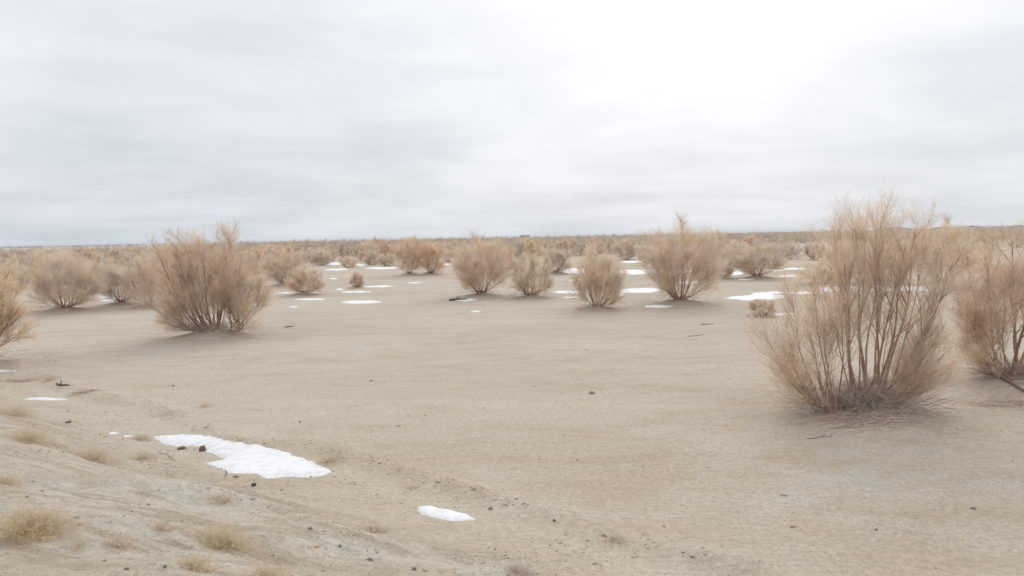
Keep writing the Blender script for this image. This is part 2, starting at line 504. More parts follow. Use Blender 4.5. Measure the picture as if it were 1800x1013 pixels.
def snow_material():
    m, n, b = mat_new('old_snow')
    g = n.node('ShaderNodeNewGeometry'); pos = g.outputs['Position']
    v = n.noise(pos, 7.0, 6.0, .65); v2 = n.noise(pos, 45.0, 3.0, .7)
    c = n.mix(n.ramp(v, .3, .6), (.70, .725, .77), (.83, .84, .86))
    e = n.node('ShaderNodeAttribute', attribute_name='tint')
    es = n.node('ShaderNodeSeparateColor'); n.put(es.inputs[0], e.outputs['Color'])
    rim = n.math('MULTIPLY', es.outputs[0], n.ramp(n.noise(pos, 22.0, 4.0, .7), .42, .62))
    c = n.mix(n.math('MULTIPLY', rim, .8), c, (.50, .44, .36))
    n.put(b.inputs['Base Color'], c); b.inputs['Roughness'].default_value = .6
    b.inputs['Specular IOR Level'].default_value = .25
    bp = n.node('ShaderNodeBump'); bp.inputs['Strength'].default_value = .8; bp.inputs['Distance'].default_value = 1.0
    n.put(bp.inputs['Height'], n.math('ADD', n.math('MULTIPLY', v, .012), n.math('MULTIPLY', v2, .005)))
    n.l.new(bp.outputs[0], b.inputs['Normal'])
    return m


def tint_material(name, rough=.9, bump=.3, scale=40.0):
    m, n, b = mat_new(name)
    a = n.node('ShaderNodeAttribute', attribute_name='tint')
    tcx = n.node('ShaderNodeTexCoord')
    v = n.noise(tcx.outputs['Object'], scale, 5.0, .65)
    c = n.mix(n.ramp(v, .3, .7), (.78, .77, .76), (1.2, 1.2, 1.2))
    c = n.mix(1.0, a.outputs['Color'], c, 'MULTIPLY')
    n.put(b.inputs['Base Color'], c); b.inputs['Roughness'].default_value = rough
    b.inputs['Specular IOR Level'].default_value = .2
    bp = n.node('ShaderNodeBump'); bp.inputs['Strength'].default_value = bump; bp.inputs['Distance'].default_value = .01
    n.put(bp.inputs['Height'], v); n.l.new(bp.outputs[0], b.inputs['Normal'])
    return m


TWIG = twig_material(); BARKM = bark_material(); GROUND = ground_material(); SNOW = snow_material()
STONE = tint_material('stone'); GRASSM = twig_material(); GRASSM.name = 'dry_grass'; SCRUB = tint_material('distant_scrub', .95, 0.0, .05)
PLASTER = tint_material('pale_plaster', .9, .1, 2.0); ROOFM = tint_material('dark_roof', .8, .1, 2.0)

# ------------------------------------------------------------------ what stands where (picture positions in the photograph)
G_PLAIN = "shrubs standing on the open sand plain"
# base x, base y, left, right, top, prototype, tint, label, group
SHRUBS = [
    (-76, 652, -180, 40, 465, 6, (1.14, 1.0, .86), "yellowish bare shrub cut off by the left picture edge", "near"),
    (113, 549, 58, 172, 452, 1, (.98, .96, .98), "reddish shrub on a sand mound just right of the yellowish left-edge shrub", "mid"),
    (213, 536, 172, 246, 470, 0, (.90, .93, 1.0), "grey open shrub with bare pale stems beside two small snow strips at left", "mid"),
    (262, 541, 222, 305, 455, 2, (.98, .95, .95), "thin shrub half hidden behind the left side of the large left shrub", "mid"),
    (502, 504, 470, 548, 446, 3, (1.0, .95, .93), "dense round-topped reddish shrub right behind the low fan-shaped one", "mid"),
    (535, 519, 508, 568, 476, 4, (1.02, .95, .90), "low fan-shaped reddish shrub in front of the round-topped one", "mid"),
    (612, 471, 597, 627, 450, 5, (1.03, .97, .95), "small round shrub on the edge of a snow strip, behind the single tiny bush", "mid"),
    (627, 507, 615, 640, 480, 7, (1.03, 1.0, .95), "tiny upright straw-coloured bush alone on open sand between snow strips", "mid"),
    (720, 484, 694, 742, 420, 2, (1.04, .93, .86), "taller of the two touching orange-tinged shrubs, with a low bush at its foot", "mid"),
    (757, 483, 733, 779, 428, 0, (1.06, .95, .84), "shorter right one of the two touching orange-tinged shrubs", "mid"),
    (654, 466, 638, 668, 440, 4, (.96, .97, .97), "small greyish shrub on a snow strip left of the two touching shrubs", "mid"),
    (680, 468, 664, 697, 445, 3, (.98, .97, .93), "low shrub with dark foot on snow just left of the two touching shrubs", "mid"),
    (565, 467, 545, 582, 438, 1, (.94, .96, .97), "grey-brown shrub with dark foot at the left end of the snow strips", "mid"),
    (848, 522, 804, 900, 426, 3, (1.02, .95, .90), "broad reddish shrub with curved stems beside the dark log", "mid"),
    (934, 524, 902, 974, 454, 4, (1.0, .98, .92), "low spreading tan shrub between the log's shrub and the bulb-shaped shrub", "mid"),
    (976, 482, 948, 1002, 440, 0, (.93, .94, .97), "greyish shrub with dark base left of the thick snow patch", "mid"),
    (1050, 545, 1008, 1096, 444, 1, (1.0, .96, .90), "bulb-shaped shrub standing in front of the long snow strip, centre right", "mid"),
    (1196, 536, 1132, 1262, 404, 3, (1.0, .94, .89), "tall wide reddish shrub with a small snow patch at its left foot", "mid"),
    (1252, 489, 1225, 1282, 412, 2, (1.0, .95, .89), "tall narrow shrub rising behind the tall wide reddish one", "mid"),
    (1268, 491, 1243, 1290, 464, 6, (.98, .97, .92), "low clump of twigs right of the tall wide reddish shrub's foot", "mid"),
    (1332, 491, 1290, 1378, 434, 3, (.97, .95, .93), "dense goblet-shaped shrub beside snow left of the largest shrub", "mid"),
    (1300, 470, 1275, 1322, 428, 1, (.97, .94, .92), "brown shrub just behind and left of the goblet-shaped shrub", "mid"),
    (1388, 456, 1366, 1411, 426, 5, (.90, .91, .97), "grey-footed shrub on bare sand behind the goblet-shaped shrub", "mid"),
    (1431, 458, 1414, 1446, 430, 4, (.96, .93, .92), "round shrub just left of the largest shrub, on bare far sand", "mid"),
    (1341, 557, 1320, 1362, 530, 4, (1.0, .90, .88), "smallest pinkish bush on open sand left of the largest shrub", "mid"),
    (1655, 503, 1606, 1702, 398, 3, (1.03, .96, .84), "wide orange-tinged shrub behind the largest shrub, at the end of a snow strip", "mid"),
    (1455, 500, 1400, 1510, 468, 6, (1.0, .98, .88), "low straw-coloured shrub seen through the left stems of the largest shrub", "mid"),
    (1714, 444, 1692, 1738, 428, 7, (.72, .74, .86), "dark purplish low brush on far sand between the two right shrubs", "mid"),
    (1102, 457, 1078, 1126, 418, 2, (.97, .95, .92), "shrub above the snow strip between the bulb-shaped and the tall wide shrub", "mid"),
    (1135, 462, 1118, 1156, 430, 0, (.95, .95, .94), "shrub on snow just left of the tall wide reddish shrub's crown", "mid"),
    (830, 466, 808, 852, 432, 1, (.99, .94, .90), "shrub partly behind the left crown of the shrub beside the log", "mid"),
    (886, 484, 862, 906, 436, 2, (1.03, .93, .86), "orange-tinged narrow shrub behind the right crown of the shrub beside the log", "mid"),
    (795, 463, 780, 812, 440, 4, (.95, .96, .97), "low grey shrub with dark foot on snow, right of the two touching shrubs", "mid"),
    (1600, 470, 1570, 1626, 424, 0, (1.0, .96, .88), "far shrub seen through the right stems of the largest shrub", "mid"),
    (1492, 472, 1462, 1524, 430, 1, (.98, .94, .91), "far shrub seen through the middle stems of the largest shrub", "mid"),
]
HERO_R = at(1520, 731); HERO_L = at(372, 594); EDGE_R = at(1792, 680)
placed = []
for s in SHRUBS:
    p = at(s[0], s[1]); _, _, z = project(p)
    wd = (s[3] - s[2]) * z / FPX; ht = (s[1] - s[4]) * z / FPX
    placed.append((p, wd, ht))
    if z < 75: MOUNDS.append((p[0], p[1], wd * .42, max(.08, .085 * min(wd, 3.0))))
sR = project(HERO_R)[2] / FPX; sL = project(HERO_L)[2] / FPX; sE = project(EDGE_R)[2] / FPX
MOUNDS += [(HERO_R[0], HERO_R[1], 1.35, .20), (HERO_L[0] + .1, HERO_L[1], 1.35, .27), (EDGE_R[0] + .1, EDGE_R[1], 1.5, .27)]


# ------------------------------------------------------------------ ground sheet
def build_ground():
    rs = np.concatenate([[0.0, .6, 1.2, 1.8], 2.3 * (260 / 2.3) ** np.linspace(0, 1, 470), 270 * (5000 / 270) ** np.linspace(0, 1, 110)])
    fa = np.linspace(rad(-43), rad(43), 400)
    ba = np.linspace(rad(43), rad(317), 96)[1:-1]
    an = np.concatenate([fa, ba])
    R, A = np.meshgrid(rs, an, indexing='ij')
    X = R * np.sin(A); Y = R * np.cos(A)
    Z = height(X, Y)
    V = np.stack([X, Y, Z], -1).reshape(-1, 3)
    nr, na = R.shape
    i = np.arange(nr - 1)[:, None]; j = np.arange(na)[None, :]; j2 = (j + 1) % na
    Fc = np.stack([i * na + j, i * na + j2, (i + 1) * na + j2, (i + 1) * na + j], -1).reshape(-1, 4)[:, ::-1]
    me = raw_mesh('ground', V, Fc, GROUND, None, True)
    x, y = V[:, 0], V[:, 1]
    s = dune_s(x, y)
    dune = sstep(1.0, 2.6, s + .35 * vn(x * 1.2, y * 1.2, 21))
    px = x / np.maximum(y, .5)
    # frost lingers on the shaded flat right of the dune foot, near the largest shrub
    frost = np.exp(-(((x - 5.0) / 2.6) ** 2 + ((y - 8.6) / 1.5) ** 2)) * 1.15 + .55 * np.exp(-(((x - 4.5) / 1.8) ** 2 + ((y - 10.4) / .8) ** 2))
    frost = np.clip(frost, 0, 1) * (y > 0)
    d = np.hypot(x, y)
    crust = sstep(9, 14, d) * (1 - .5 * sstep(60, 160, d)) * (1 - dune)
    crust = np.maximum(crust, sstep(240, 420, d) * 1.4 * (px < -.34)) * (1 - .8 * sstep(60, 130, d) * (px > -.34))
    crust = crust * np.clip(.75 + .5 * vn(x * .12, y * .2, 30), 0.1, 1)
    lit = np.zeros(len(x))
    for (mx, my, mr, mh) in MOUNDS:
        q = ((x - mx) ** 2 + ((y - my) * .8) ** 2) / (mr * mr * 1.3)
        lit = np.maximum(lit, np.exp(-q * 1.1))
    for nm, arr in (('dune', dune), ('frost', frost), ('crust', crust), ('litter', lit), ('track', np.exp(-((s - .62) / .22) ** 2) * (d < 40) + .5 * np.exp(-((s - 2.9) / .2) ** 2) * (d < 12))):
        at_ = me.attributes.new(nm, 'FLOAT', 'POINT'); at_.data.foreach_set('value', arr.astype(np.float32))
    link('ground', me, kind='structure')


build_ground()


# ------------------------------------------------------------------ low dark ridge on the right skyline
def build_hills():
    nx, ny = 160, 9
    g = Geo()
    px = np.linspace(1500, 2600, nx); base = 820.0
    X = (px - 900) / FPX * base
    prof = 3.0 + 1.3 * vn(px / 45, px * 0 + 3, 41) + .8 * vn(px / 17, px * 0 + 1, 42) + 1.6 * sstep(1640, 1800, px)
    prof = prof * sstep(1530, 1650, px)
    V = []
    for k in range(ny):
        u = k / (ny - 1) * 2 - 1
        V.append(np.stack([X, base + u * 55 + 12 * vn(px / 60, px * 0, 44), -1.0 + (prof + 1.0) * (1 - u * u) ** .8], -1))
    V = np.stack(V)
    i = np.arange(ny - 1)[:, None]; j = np.arange(nx - 1)[None, :]
    Fc = np.stack([i * nx + j, i * nx + j + 1, (i + 1) * nx + j + 1, (i + 1) * nx + j], -1).reshape(-1, 4)
    g.add(V.reshape(-1, 3), Fc, np.array([.30, .265, .24]))
    link('hills', g.mesh('hills', SCRUB, True), kind='structure')


build_hills()


# ------------------------------------------------------------------ shrub prototypes
def vase(seed, h, wd, n, low=.3, clumps=0, dense_top=1.0):
    r = random.Random(seed); st = []
    for i in range(n):
        a = 6.283 * (i + r.random() * .8) / n + r.random()
        if r.random() < low:
            rho = wd * .5 * r.uniform(.72, .9); z = h * r.uniform(.30, .55)
        else:
            rho = wd * .5 * math.sqrt(r.random()) * .78; z = h * (1 - .42 * (rho / (wd * .5)) ** 2) * r.uniform(.80, .93)
        b0 = wd * .05 * r.uniform(.3, 1.4)
        st.append(((math.cos(a) * b0, math.sin(a) * b0, -.03), (math.cos(a) * rho, math.sin(a) * rho, z)))
    for k in range(5):
        a = 6.283 * (k + r.random()) / 5; rho = wd * .5 * r.uniform(.45, .85)
        st.append(((math.cos(a) * wd * .04, math.sin(a) * wd * .04, -.03), (math.cos(a) * rho, math.sin(a) * rho, h * r.uniform(.12, .30))))
    for _ in range(clumps):
        a = r.uniform(0, 6.283); cx, cy = math.cos(a) * wd * .3, math.sin(a) * wd * .3
        for k in range(3):
            st.append(((math.cos(a) * wd * .12 + r.uniform(-.05, .05), math.sin(a) * wd * .12 + r.uniform(-.05, .05), -.03),
                       (cx + r.uniform(-.15, .15) * wd, cy + r.uniform(-.15, .15) * wd, h * r.uniform(.45, .75))))
    return st


# eight mid prototypes: height, width, stems, low share, clumps
PROTO_SPEC = [
    (2.6, 2.4, 14, .20, 1, dict(t_low=.34)),
    (2.5, 2.5, 17, .40, 1, dict(t_low=.20)),
    (3.0, 2.0, 15, .25, 0, dict(t_low=.25)),
    (2.7, 2.8, 20, .38, 1, dict(t_low=.22)),
    (1.9, 2.5, 16, .42, 1, dict(t_low=.22)),
    (2.0, 2.3, 13, .35, 0, dict(t_low=.30)),
    (1.8, 2.6, 14, .50, 2, dict(t_low=.12)),
    (1.6, 1.5, 9, .20, 0, dict(t_low=.10)),
]


class Proto: pass


PROTOS = []
for k, (h, wd, n, low, cl_, kw) in enumerate(PROTO_SPEC):
    for near in ((False, True) if k == 6 else (False,)):
        p = Proto(); p.h = h; p.w = wd
        if near: st, tw, br = shrub_geo(vase(900 + k, h, wd, 17, low, cl_), 50 + k, h, n2=11, n3=9, n4=8, w4=.0040, stem_r=.022, cols=(TAN, YEL, YEL), l3=.6, l4=(.1, .3), **kw)
        else: st, tw, br = shrub_geo(vase(100 + k, h, wd, n, low, cl_), 10 + k, h, n2=8, n3=9, n4=9, w4=.0055, stem_r=.025, sides=4, tube3=False, K1=8, l4=(.13, .40), k4=2, l2=.36, l3=.62, ang2=(14, 58), **kw)
        p.stems = [g.mesh('stem', BARKM, True) for g in st]; p.twigs = tw.mesh('twigs', TWIG)
        # true extent of the crown
        V = np.concatenate(tw.v); p.h = float(np.percentile(V[:, 2], 99.3)); p.x0 = float(np.percentile(V[:, 0], 1.2)); p.x1 = float(np.percentile(V[:, 0], 98.8))
        if near: NEAR6 = p
        else: PROTOS.append(p)


def place_shrub(proto, loc, wd, ht, tint, label, group, px_off=0.0, rot=0.0, top=True):
    e = link('desert_shrub', None)
    e.empty_display_size = .3
    sx = wd / (proto.x1 - proto.x0)
    e.location = loc; e.scale = (sx, sx, ht / proto.h); e.rotation_euler = (random.Random(label).uniform(-.06, .06), random.Random(label + 'y').uniform(-.10, .10), rot)
    e['label'] = label; e['category'] = 'shrub'; e['group'] = group
    for m in proto.stems:
        link('stem', m, e)
    t = link('twigs', proto.twigs, e); t.color = (*[.45 + .55 * v for v in tint], 1.0)
    return e


for s, (p, wd, ht) in zip(SHRUBS, placed):
    pr = NEAR6 if s[8] == 'near' else PROTOS[s[5]]
    z = float(height(p[0], p[1]))
    place_shrub(pr, (p[0], p[1], z), wd, ht, s[6], s[7], G_PLAIN)


# each of the nearer shrubs has a ring of shed twigs on its mound
def shed_twigs(wd, seed):
    r = np.random.default_rng(seed); n = 170
    a = r.uniform(0, 6.28, n); q = np.abs(r.normal(0, .30, n)) * wd
    st_ = np.stack([np.cos(a) * q, np.sin(a) * q, .02 + .02 * r.random(n)], 1)
    b = r.uniform(0, 6.28, n); ln = r.uniform(.08, .35, n)[:, None, None]
    dd = np.stack([np.cos(b), np.sin(b), r.uniform(-.05, .35, n)], 1)
    u = np.linspace(0, 1, 3)[None, :, None]
    C = st_[:, None, :] + dd[:, None, :] * ln * u
    C[:, :, 2] -= .045 * np.clip(np.hypot(C[:, :, 0], C[:, :, 1]) / (wd * .42), 0, 2) ** 1.5
    g = Geo(); ribbons(g, C, np.full((n, 1), .011) * np.linspace(1, .5, 3)[None, :], r, twig_tint(BARK * .8, n, r, .2))
    return g.mesh('shed_twigs', TWIG)


for k_, (s, (p, wd, ht)) in enumerate(zip(SHRUBS, placed)):
    if project(p)[2] < 62:
        o = link('shed_twigs', shed_twigs(wd, 800 + k_), kind='stuff'); o.location = (p[0], p[1], float(height(p[0], p[1])))
        o['label'] = "shed dark twigs on the sand under the " + s[7].split(',')[0][:60].rsplit(' ', 1)[0]; o['category'] = 'twig litter'

# ------------------------------------------------------------------ the large shrubs, stem by stem
def custom_shrub(center, scale, basepx, stems_px, seed, label, tint=(1, 1, 1), zs=.885, xs=1.0, **kw):
    """stems_px: (base px x, tip px x, tip px y, depth of base, depth of tip) measured on the photograph at the shrub's own distance"""
    h0 = max(basepx[1] - s[2] for s in stems_px) * scale
    st = []
    for (bx, tx, ty, bd, td) in stems_px:
        st.append((((bx - basepx[0]) * scale, bd, -.04), ((tx - basepx[0]) * scale * xs, td, (basepx[1] - ty) * scale * zs)))
    parts, tw, br = shrub_geo(st, seed, h0, **kw)
    e = link('desert_shrub', None); e.location = (center[0], center[1], float(height(center[0], center[1])) - .02)
    e['label'] = label; e['category'] = 'shrub'; e['group'] = 'large shrubs in the foreground'
    for g in parts: link('stem', g.mesh('stem', BARKM, True), e)
    t = link('twigs', tw.mesh('twigs', TWIG), e, kind='stuff'); t.color = (*tint, 1)
    if br:
        b_ = link('dead_brush', br.mesh('dead_brush', TWIG), e, kind='stuff'); b_.color = (1, 1, 1, 1)
    return e


rr = random.Random(4)
st = []
# tall central fan
for tx, ty in [(1440, 395), (1462, 372), (1478, 362), (1497, 385), (1512, 368), (1524, 352), (1530, 350), (1538, 360), (1548, 388), (1562, 402), (1580, 380), (1590, 374), (1604, 392), (1621, 395), (1450, 430), (1635, 430), (1560, 440)]:
    bx = 1520 + (tx - 1525) * .22 + rr.uniform(-13, 13)
    st.append((bx, tx, ty, rr.uniform(-.18, .2), rr.uniform(-.75, .75)))
# right leaning and low right limbs
for tx, ty in [(1655, 470), (1640, 500), (1648, 560), (1640, 598), (1625, 640), (1630, 610), (1612, 575), (1600, 655), (1650, 620), (1638, 660), (1618, 690)]:
    st.append((1548 + rr.uniform(-12, 14), tx, ty, rr.uniform(-.25, .2), rr.uniform(-.6, .5)))
# left clump on its own foot
for tx, ty in [(1378, 500), (1402, 486), (1424, 490), (1444, 512), (1370, 545), (1352, 604), (1362, 648), (1398, 580), (1425, 560), (1340, 575), (1376, 682), (1345, 625)]:
    st.append((1452 + (tx - 1400) * .18 + rr.uniform(-6, 6), tx, ty, rr.uniform(-.3, .05), rr.uniform(-.6, .35)))
custom_shrub(HERO_R, sR, (1520, 722), st, 71, "largest shrub in the right foreground, many reddish stems with grey dead brush round its foot", xs=.92, tint=(1.06, 1.02, .985),
             zs=.875, n2=12, n3=8, n4=8, w4=.0031, stem_r=.031, sides=6, t_low=.34, l2=.31, l3=.52, l4=(.09, .27), k4=3, ang2=(12, 54), brush=(1.9, 1.0, .66, 1150), lean=.42)

st = []
for tx, ty in [(300, 418), (312, 408), (335, 412), (347, 410), (372, 398), (384, 396), (398, 397), (410, 402), (322, 440), (355, 440), (395, 440), (420, 440), (290, 450), (340, 470), (380, 470), (330, 430), (365, 425), (405, 425), (360, 500), (335, 510), (395, 445), (385, 520)]:
    st.append((372 + (tx - 360) * .22 + rr.uniform(-4, 4), tx, ty, rr.uniform(-.2, .2), rr.uniform(-.9, .9)))
for tx, ty in [(276, 470), (272, 500), (278, 530), (290, 545), (300, 520), (310, 562), (318, 500), (292, 568)]:
    st.append((352 + rr.uniform(-8, 6), tx, ty, rr.uniform(-.2, .2), rr.uniform(-.8, .6)))
for tx, ty in [(438, 462), (445, 462), (458, 470), (470, 492), (474, 510), (462, 540), (455, 555), (440, 490), (425, 480), (450, 520), (415, 455), (405, 500), (412, 535), (396, 470)]:
    st.append((414 + rr.uniform(-14, 16), tx, ty, rr.uniform(-.3, .1), rr.uniform(-.7, .4)))
custom_shrub(HERO_L, sL, (372, 588), st, 72, "large wide shrub left of centre with bare twigs poking above the skyline", tint=(1.05, 1.0, .96),
             zs=.855, xs=.90, n2=11, n3=9, n4=7, w4=.0042, stem_r=.034, sides=5, t_low=.22, l2=.35, l3=.55, l4=(.12, .34), ang2=(14, 58), brush=(2.6, 1.2, .45, 500), lean=.42)

st = []
for tx, ty in [(1712, 440), (1730, 432), (1752, 424), (1770, 420), (1790, 412), (1812, 405), (1835, 402), (1860, 410), (1885, 430), (1745, 455), (1780, 450), (1700, 470), (1820, 450), (1905, 470)]:
    st.append((1785 + (tx - 1790) * .35 + rr.uniform(-6, 6), tx, ty, rr.uniform(-.2, .3), rr.uniform(-.8, .8)))
for tx, ty in [(1696, 505), (1694, 540), (1702, 590), (1706, 560), (1712, 625), (1720, 520), (1738, 560), (1700, 640), (1742, 490)]:
    st.append((1748 + rr.uniform(-12, 12), tx, ty, rr.uniform(-.3, .1), rr.uniform(-.7, .3)))
for tx, ty in [(1900, 520), (1910, 560), (1895, 600), (1880, 490), (1850, 470)]:
    st.append((1820 + rr.uniform(-12, 12), tx, ty, rr.uniform(-.3, .1), rr.uniform(-.7, .3)))
custom_shrub(EDGE_R, sE, (1792, 675), st, 73, "tall reddish shrub cut off by the right picture edge", tint=(1.06, 1.0, .95),
             n2=12, n3=9, n4=8, w4=.0038, stem_r=.030, sides=5, t_low=.24, l2=.33, l3=.52, l4=(.10, .28), ang2=(12, 54), brush=(2.2, 1.0, .40, 420), lean=.42)

# ------------------------------------------------------------------ the shrub field towards the skyline
LIM = [(-500, 600), (-200, 540), (0, 520), (60, 512), (160, 505), (300, 508), (430, 502), (462, 482), (548, 462), (700, 460), (790, 452), (900, 458), (1000, 452), (1120, 448), (1290, 452), (1380, 448), (1440, 446), (1620, 444), (1700, 432), (1780, 444), (1900, 500), (2300, 520)]
lx = [a for a, _ in LIM]; ly = [b for _, b in LIM]
rng = np.random.default_rng(12)


def field_points():
    n = 30000
    Y = np.sqrt(rng.uniform(20 ** 2, 700 ** 2, n)); X = Y * rng.uniform(-.82, .80, n)
    d = Y.copy()
    dens = np.interp(Y, [20, 60, 120, 300, 450, 700], [1.0, 1.0, 1.0, .62, .36, .16])
    pxs, pys, _z = project(np.stack([X, Y, height(X, Y, False)], -1))
    clear = vn(X * .035, Y * .02, 77)
    left = (pxs < 470)
    dens = dens * np.where(left & (Y > 260), .10, 1.0)
    right = (pxs > 1380)
    dens = dens * np.where(right & (clear > .1), .35, 1.0) * np.where(clear > .45, .25, 1.0)
    keep = (pys < np.interp(pxs, lx, ly)) & (rng.random(n) < dens)
    X, Y, pxs, pys = X[keep], Y[keep], pxs[keep], pys[keep]
    o = np.argsort(Y); X, Y, pxs, pys = X[o], Y[o], pxs[o], pys[o]
    # thin so that none stands in another
    cell = {}; out = []
    for q, (p, _w, _h) in enumerate(placed): cell.setdefault((int(p[0] // 3), int(p[1] // 3)), []).append((p[0], p[1]))
    for i in range(len(X)):
        cx, cy = int(X[i] // 3), int(Y[i] // 3); ok = True
        rmin = 1.5 if Y[i] < 200 else 1.9
        for ax in (-1, 0, 1):
            for ay in (-1, 0, 1):
                for (qx, qy) in cell.get((cx + ax, cy + ay), ()):
                    if (qx - X[i]) ** 2 + (qy - Y[i]) ** 2 < rmin * rmin: ok = False; break
        if ok:
            cell.setdefault((cx, cy), []).append((X[i], Y[i])); out.append(i)
    return X[out], Y[out], pxs[out], pys[out]


FX, FY, FPXs, FPYs = field_points()
vis = (FPXs > -40) & (FPXs < 1840)
print('field shrubs', len(FX), 'in view', int(vis.sum()))

FAR = []
for k in range(9):
    h = [2.6, 2.2, 3.0, 1.9, 2.5, 2.8, 2.1, 3.2, 1.6][k]; wd = [2.6, 2.7, 2.2, 2.5, 3.0, 2.4, 2.9, 2.6, 2.2][k]
    st_, tw, _ = shrub_geo(vase(300 + k, h, wd, 9, .3, 1), 310 + k, h, n2=7, n3=8, n4=4, w4=.018, stem_r=.024, sides=3, tube3=False, K1=6, l4=(.12, .3), k4=2, t_low=.2)
    a = Geo()
    for g in st_: a.add(np.concatenate(g.v), np.concatenate(g.f), np.concatenate(g.c))
    FAR.append((a.mesh('stems', BARKM, True), tw.mesh('twigs', TWIG), h))
FARSINGLE = []
for k in range(7):
    h = [2.6, 2.2, 3.0, 1.9, 2.5, 2.8, 2.0][k]; wd = [2.6, 2.7, 2.2, 2.5, 3.0, 2.4, 2.9][k]
    st_, tw, _ = shrub_geo(vase(400 + k, h, wd, 8, .3, 1), 410 + k, h, n2=6, n3=7, n4=3, w4=.026, stem_r=.022, sides=3, tube3=False, K1=5, l4=(.15, .35), k4=2, t_low=.15)
    a = Geo()
    for g in st_: a.add(np.concatenate(g.v), np.concatenate(g.f), np.concatenate(g.c))
    a.add(np.concatenate(tw.v), np.concatenate(tw.f), np.concatenate(tw.c))
    FARSINGLE.append(a.mesh('far_shrub', TWIG))

TINTS = [(1, .95, .9), (.94, .95, .97), (1.03, .93, .86), (.97, .97, .93), (.9, .92, .95), (1.05, 1.0, .86), (.98, .92, .90)]


def zone(px):
    for lim, t in ((90, "behind the yellowish left-edge shrub"), (190, "behind the reddish mound shrub"), (290, "left of the large left shrub's crown"),
                   (440, "behind the large left shrub"), (560, "behind the round-topped shrub"), (690, "above the tiny upright bush"),
                   (800, "behind the two touching shrubs"), (900, "behind the shrub beside the log"), (1010, "left of the bulb-shaped shrub"),
                   (1120, "behind the bulb-shaped shrub"), (1280, "behind the tall wide shrub"), (1430, "behind the goblet-shaped shrub"),
                   (1670, "behind the largest shrub")):
        if px < lim: return t
    return "between the largest and the right-edge shrub"


HUES = {0: 'reddish', 1: 'grey', 2: 'orange-tinged', 3: 'olive-grey', 4: 'dull grey', 5: 'straw-coloured', 6: 'rosy'}


def look(sc, tint):
    return ('low ' if sc < .9 else 'middling ' if sc < 1.07 else 'tall ') + HUES[TINTS.index(tint)]


idx = [i for i in range(len(FX)) if vis[i]]
N_PART, N_SINGLE = 110, 150
for q, i in enumerate(idx[:N_PART + N_SINGLE]):
    x, y = float(FX[i]), float(FY[i]); z = float(height(x, y)) - .03
    sc = rng.uniform(.75, 1.22); grp = "shrubs of the far thicket " + zone(FPXs[i])
    tint = TINTS[int(rng.integers(len(TINTS)))]; rz = float(rng.uniform(0, 6.28))
    if q < N_PART:
        e = link('desert_shrub', None); sm, tm, _ = FAR[int(rng.integers(9))]
        link('stems', sm, e); t = link('twigs', tm, e); t.color = (*tint, 1)
        e['label'] = look(sc, tint) + " shrub of the thicket's nearer rows, " + zone(FPXs[i])
        grp = "nearer " + grp
    else:
        e = link('desert_shrub', FARSINGLE[int(rng.integers(7))]); e.color = (*tint, 1)
        e['label'] = look(sc, tint) + " distant thicket shrub, " + zone(FPXs[i])
    if FPXs[i] < 300: sc *= .84
    e.location = (x, y, z); e.rotation_euler = (0, 0, rz); e.scale = (sc * rng.uniform(.9, 1.15), sc * rng.uniform(.9, 1.15), sc)
    e['category'] = 'shrub'; e['group'] = grp

# the rest of the thicket, too many to count, as one mass
taken = set(idx[:N_PART + N_SINGLE])
rest = [i for i in range(len(FX)) if i not in taken and -160 < FPXs[i] < 1960]
MASS = []
for k in range(12):
    r_ = np.random.default_rng(700 + k); n_ = 58
    h = r_.uniform(1.9, 3.0); wd = r_.uniform(2.3, 3.1)
    a = r_.uniform(0, 6.28, n_); q = r_.random(n_) ** .5; u_ = r_.random(n_) ** .8
    top = h * (1 - .40 * q * q) * u_
    rad_ = wd * .5 * q * (.25 + .75 * np.sin(np.clip(top / h, 0, 1) * 1.9))
    c_ = np.stack([np.cos(a) * rad_, np.sin(a) * rad_, np.maximum(top, .12)], 1)
    dv = unit(c_ * np.array([1, 1, .6]) + np.array([0, 0, .55 * h]) + r_.normal(0, .25, (n_, 3))) * r_.uniform(.25, .6, (n_, 1)) * h * .33
    sv = unit(np.cross(dv, unit(r_.normal(size=(n_, 3))))) * r_.uniform(.05, .13, (n_, 1))
    V_ = np.stack([c_ - dv, c_ + sv, c_ + dv, c_ - sv], 1).reshape(-1, 3)
    base_ = .72 * np.where((r_.random(n_) < .5)[:, None], PINK, TAN) * r_.uniform(.85, 1.1, (n_, 1))
    MASS.append((V_, np.arange(n_ * 4).reshape(-1, 4), np.repeat(base_, 4, 0)))
g = Geo()
for i in rest:
    V, Fq, C = MASS[int(rng.integers(12))]
    a = rng.uniform(0, 6.28); sc = rng.uniform(.8, 1.2) * (.82 if FPXs[i] < 420 else 1); ca, sa = math.cos(a) * sc, math.sin(a) * sc
    x, y = FX[i], FY[i]; z = float(height(x, y)) - .03
    Vt = np.stack([V[:, 0] * ca - V[:, 1] * sa + x, V[:, 0] * sa + V[:, 1] * ca + y, V[:, 2] * sc + z], -1)
    g.add(Vt, Fq, C * np.array(TINTS[int(rng.integers(len(TINTS)))]))
print('mass', len(rest), g.n)
o = link('distant_shrub_thicket', g.mesh('distant_shrub_thicket', TWIG), kind='stuff')
o['label'] = "brownish mass of bare shrubs filling the plain up to the skyline"; o['category'] = 'thicket'


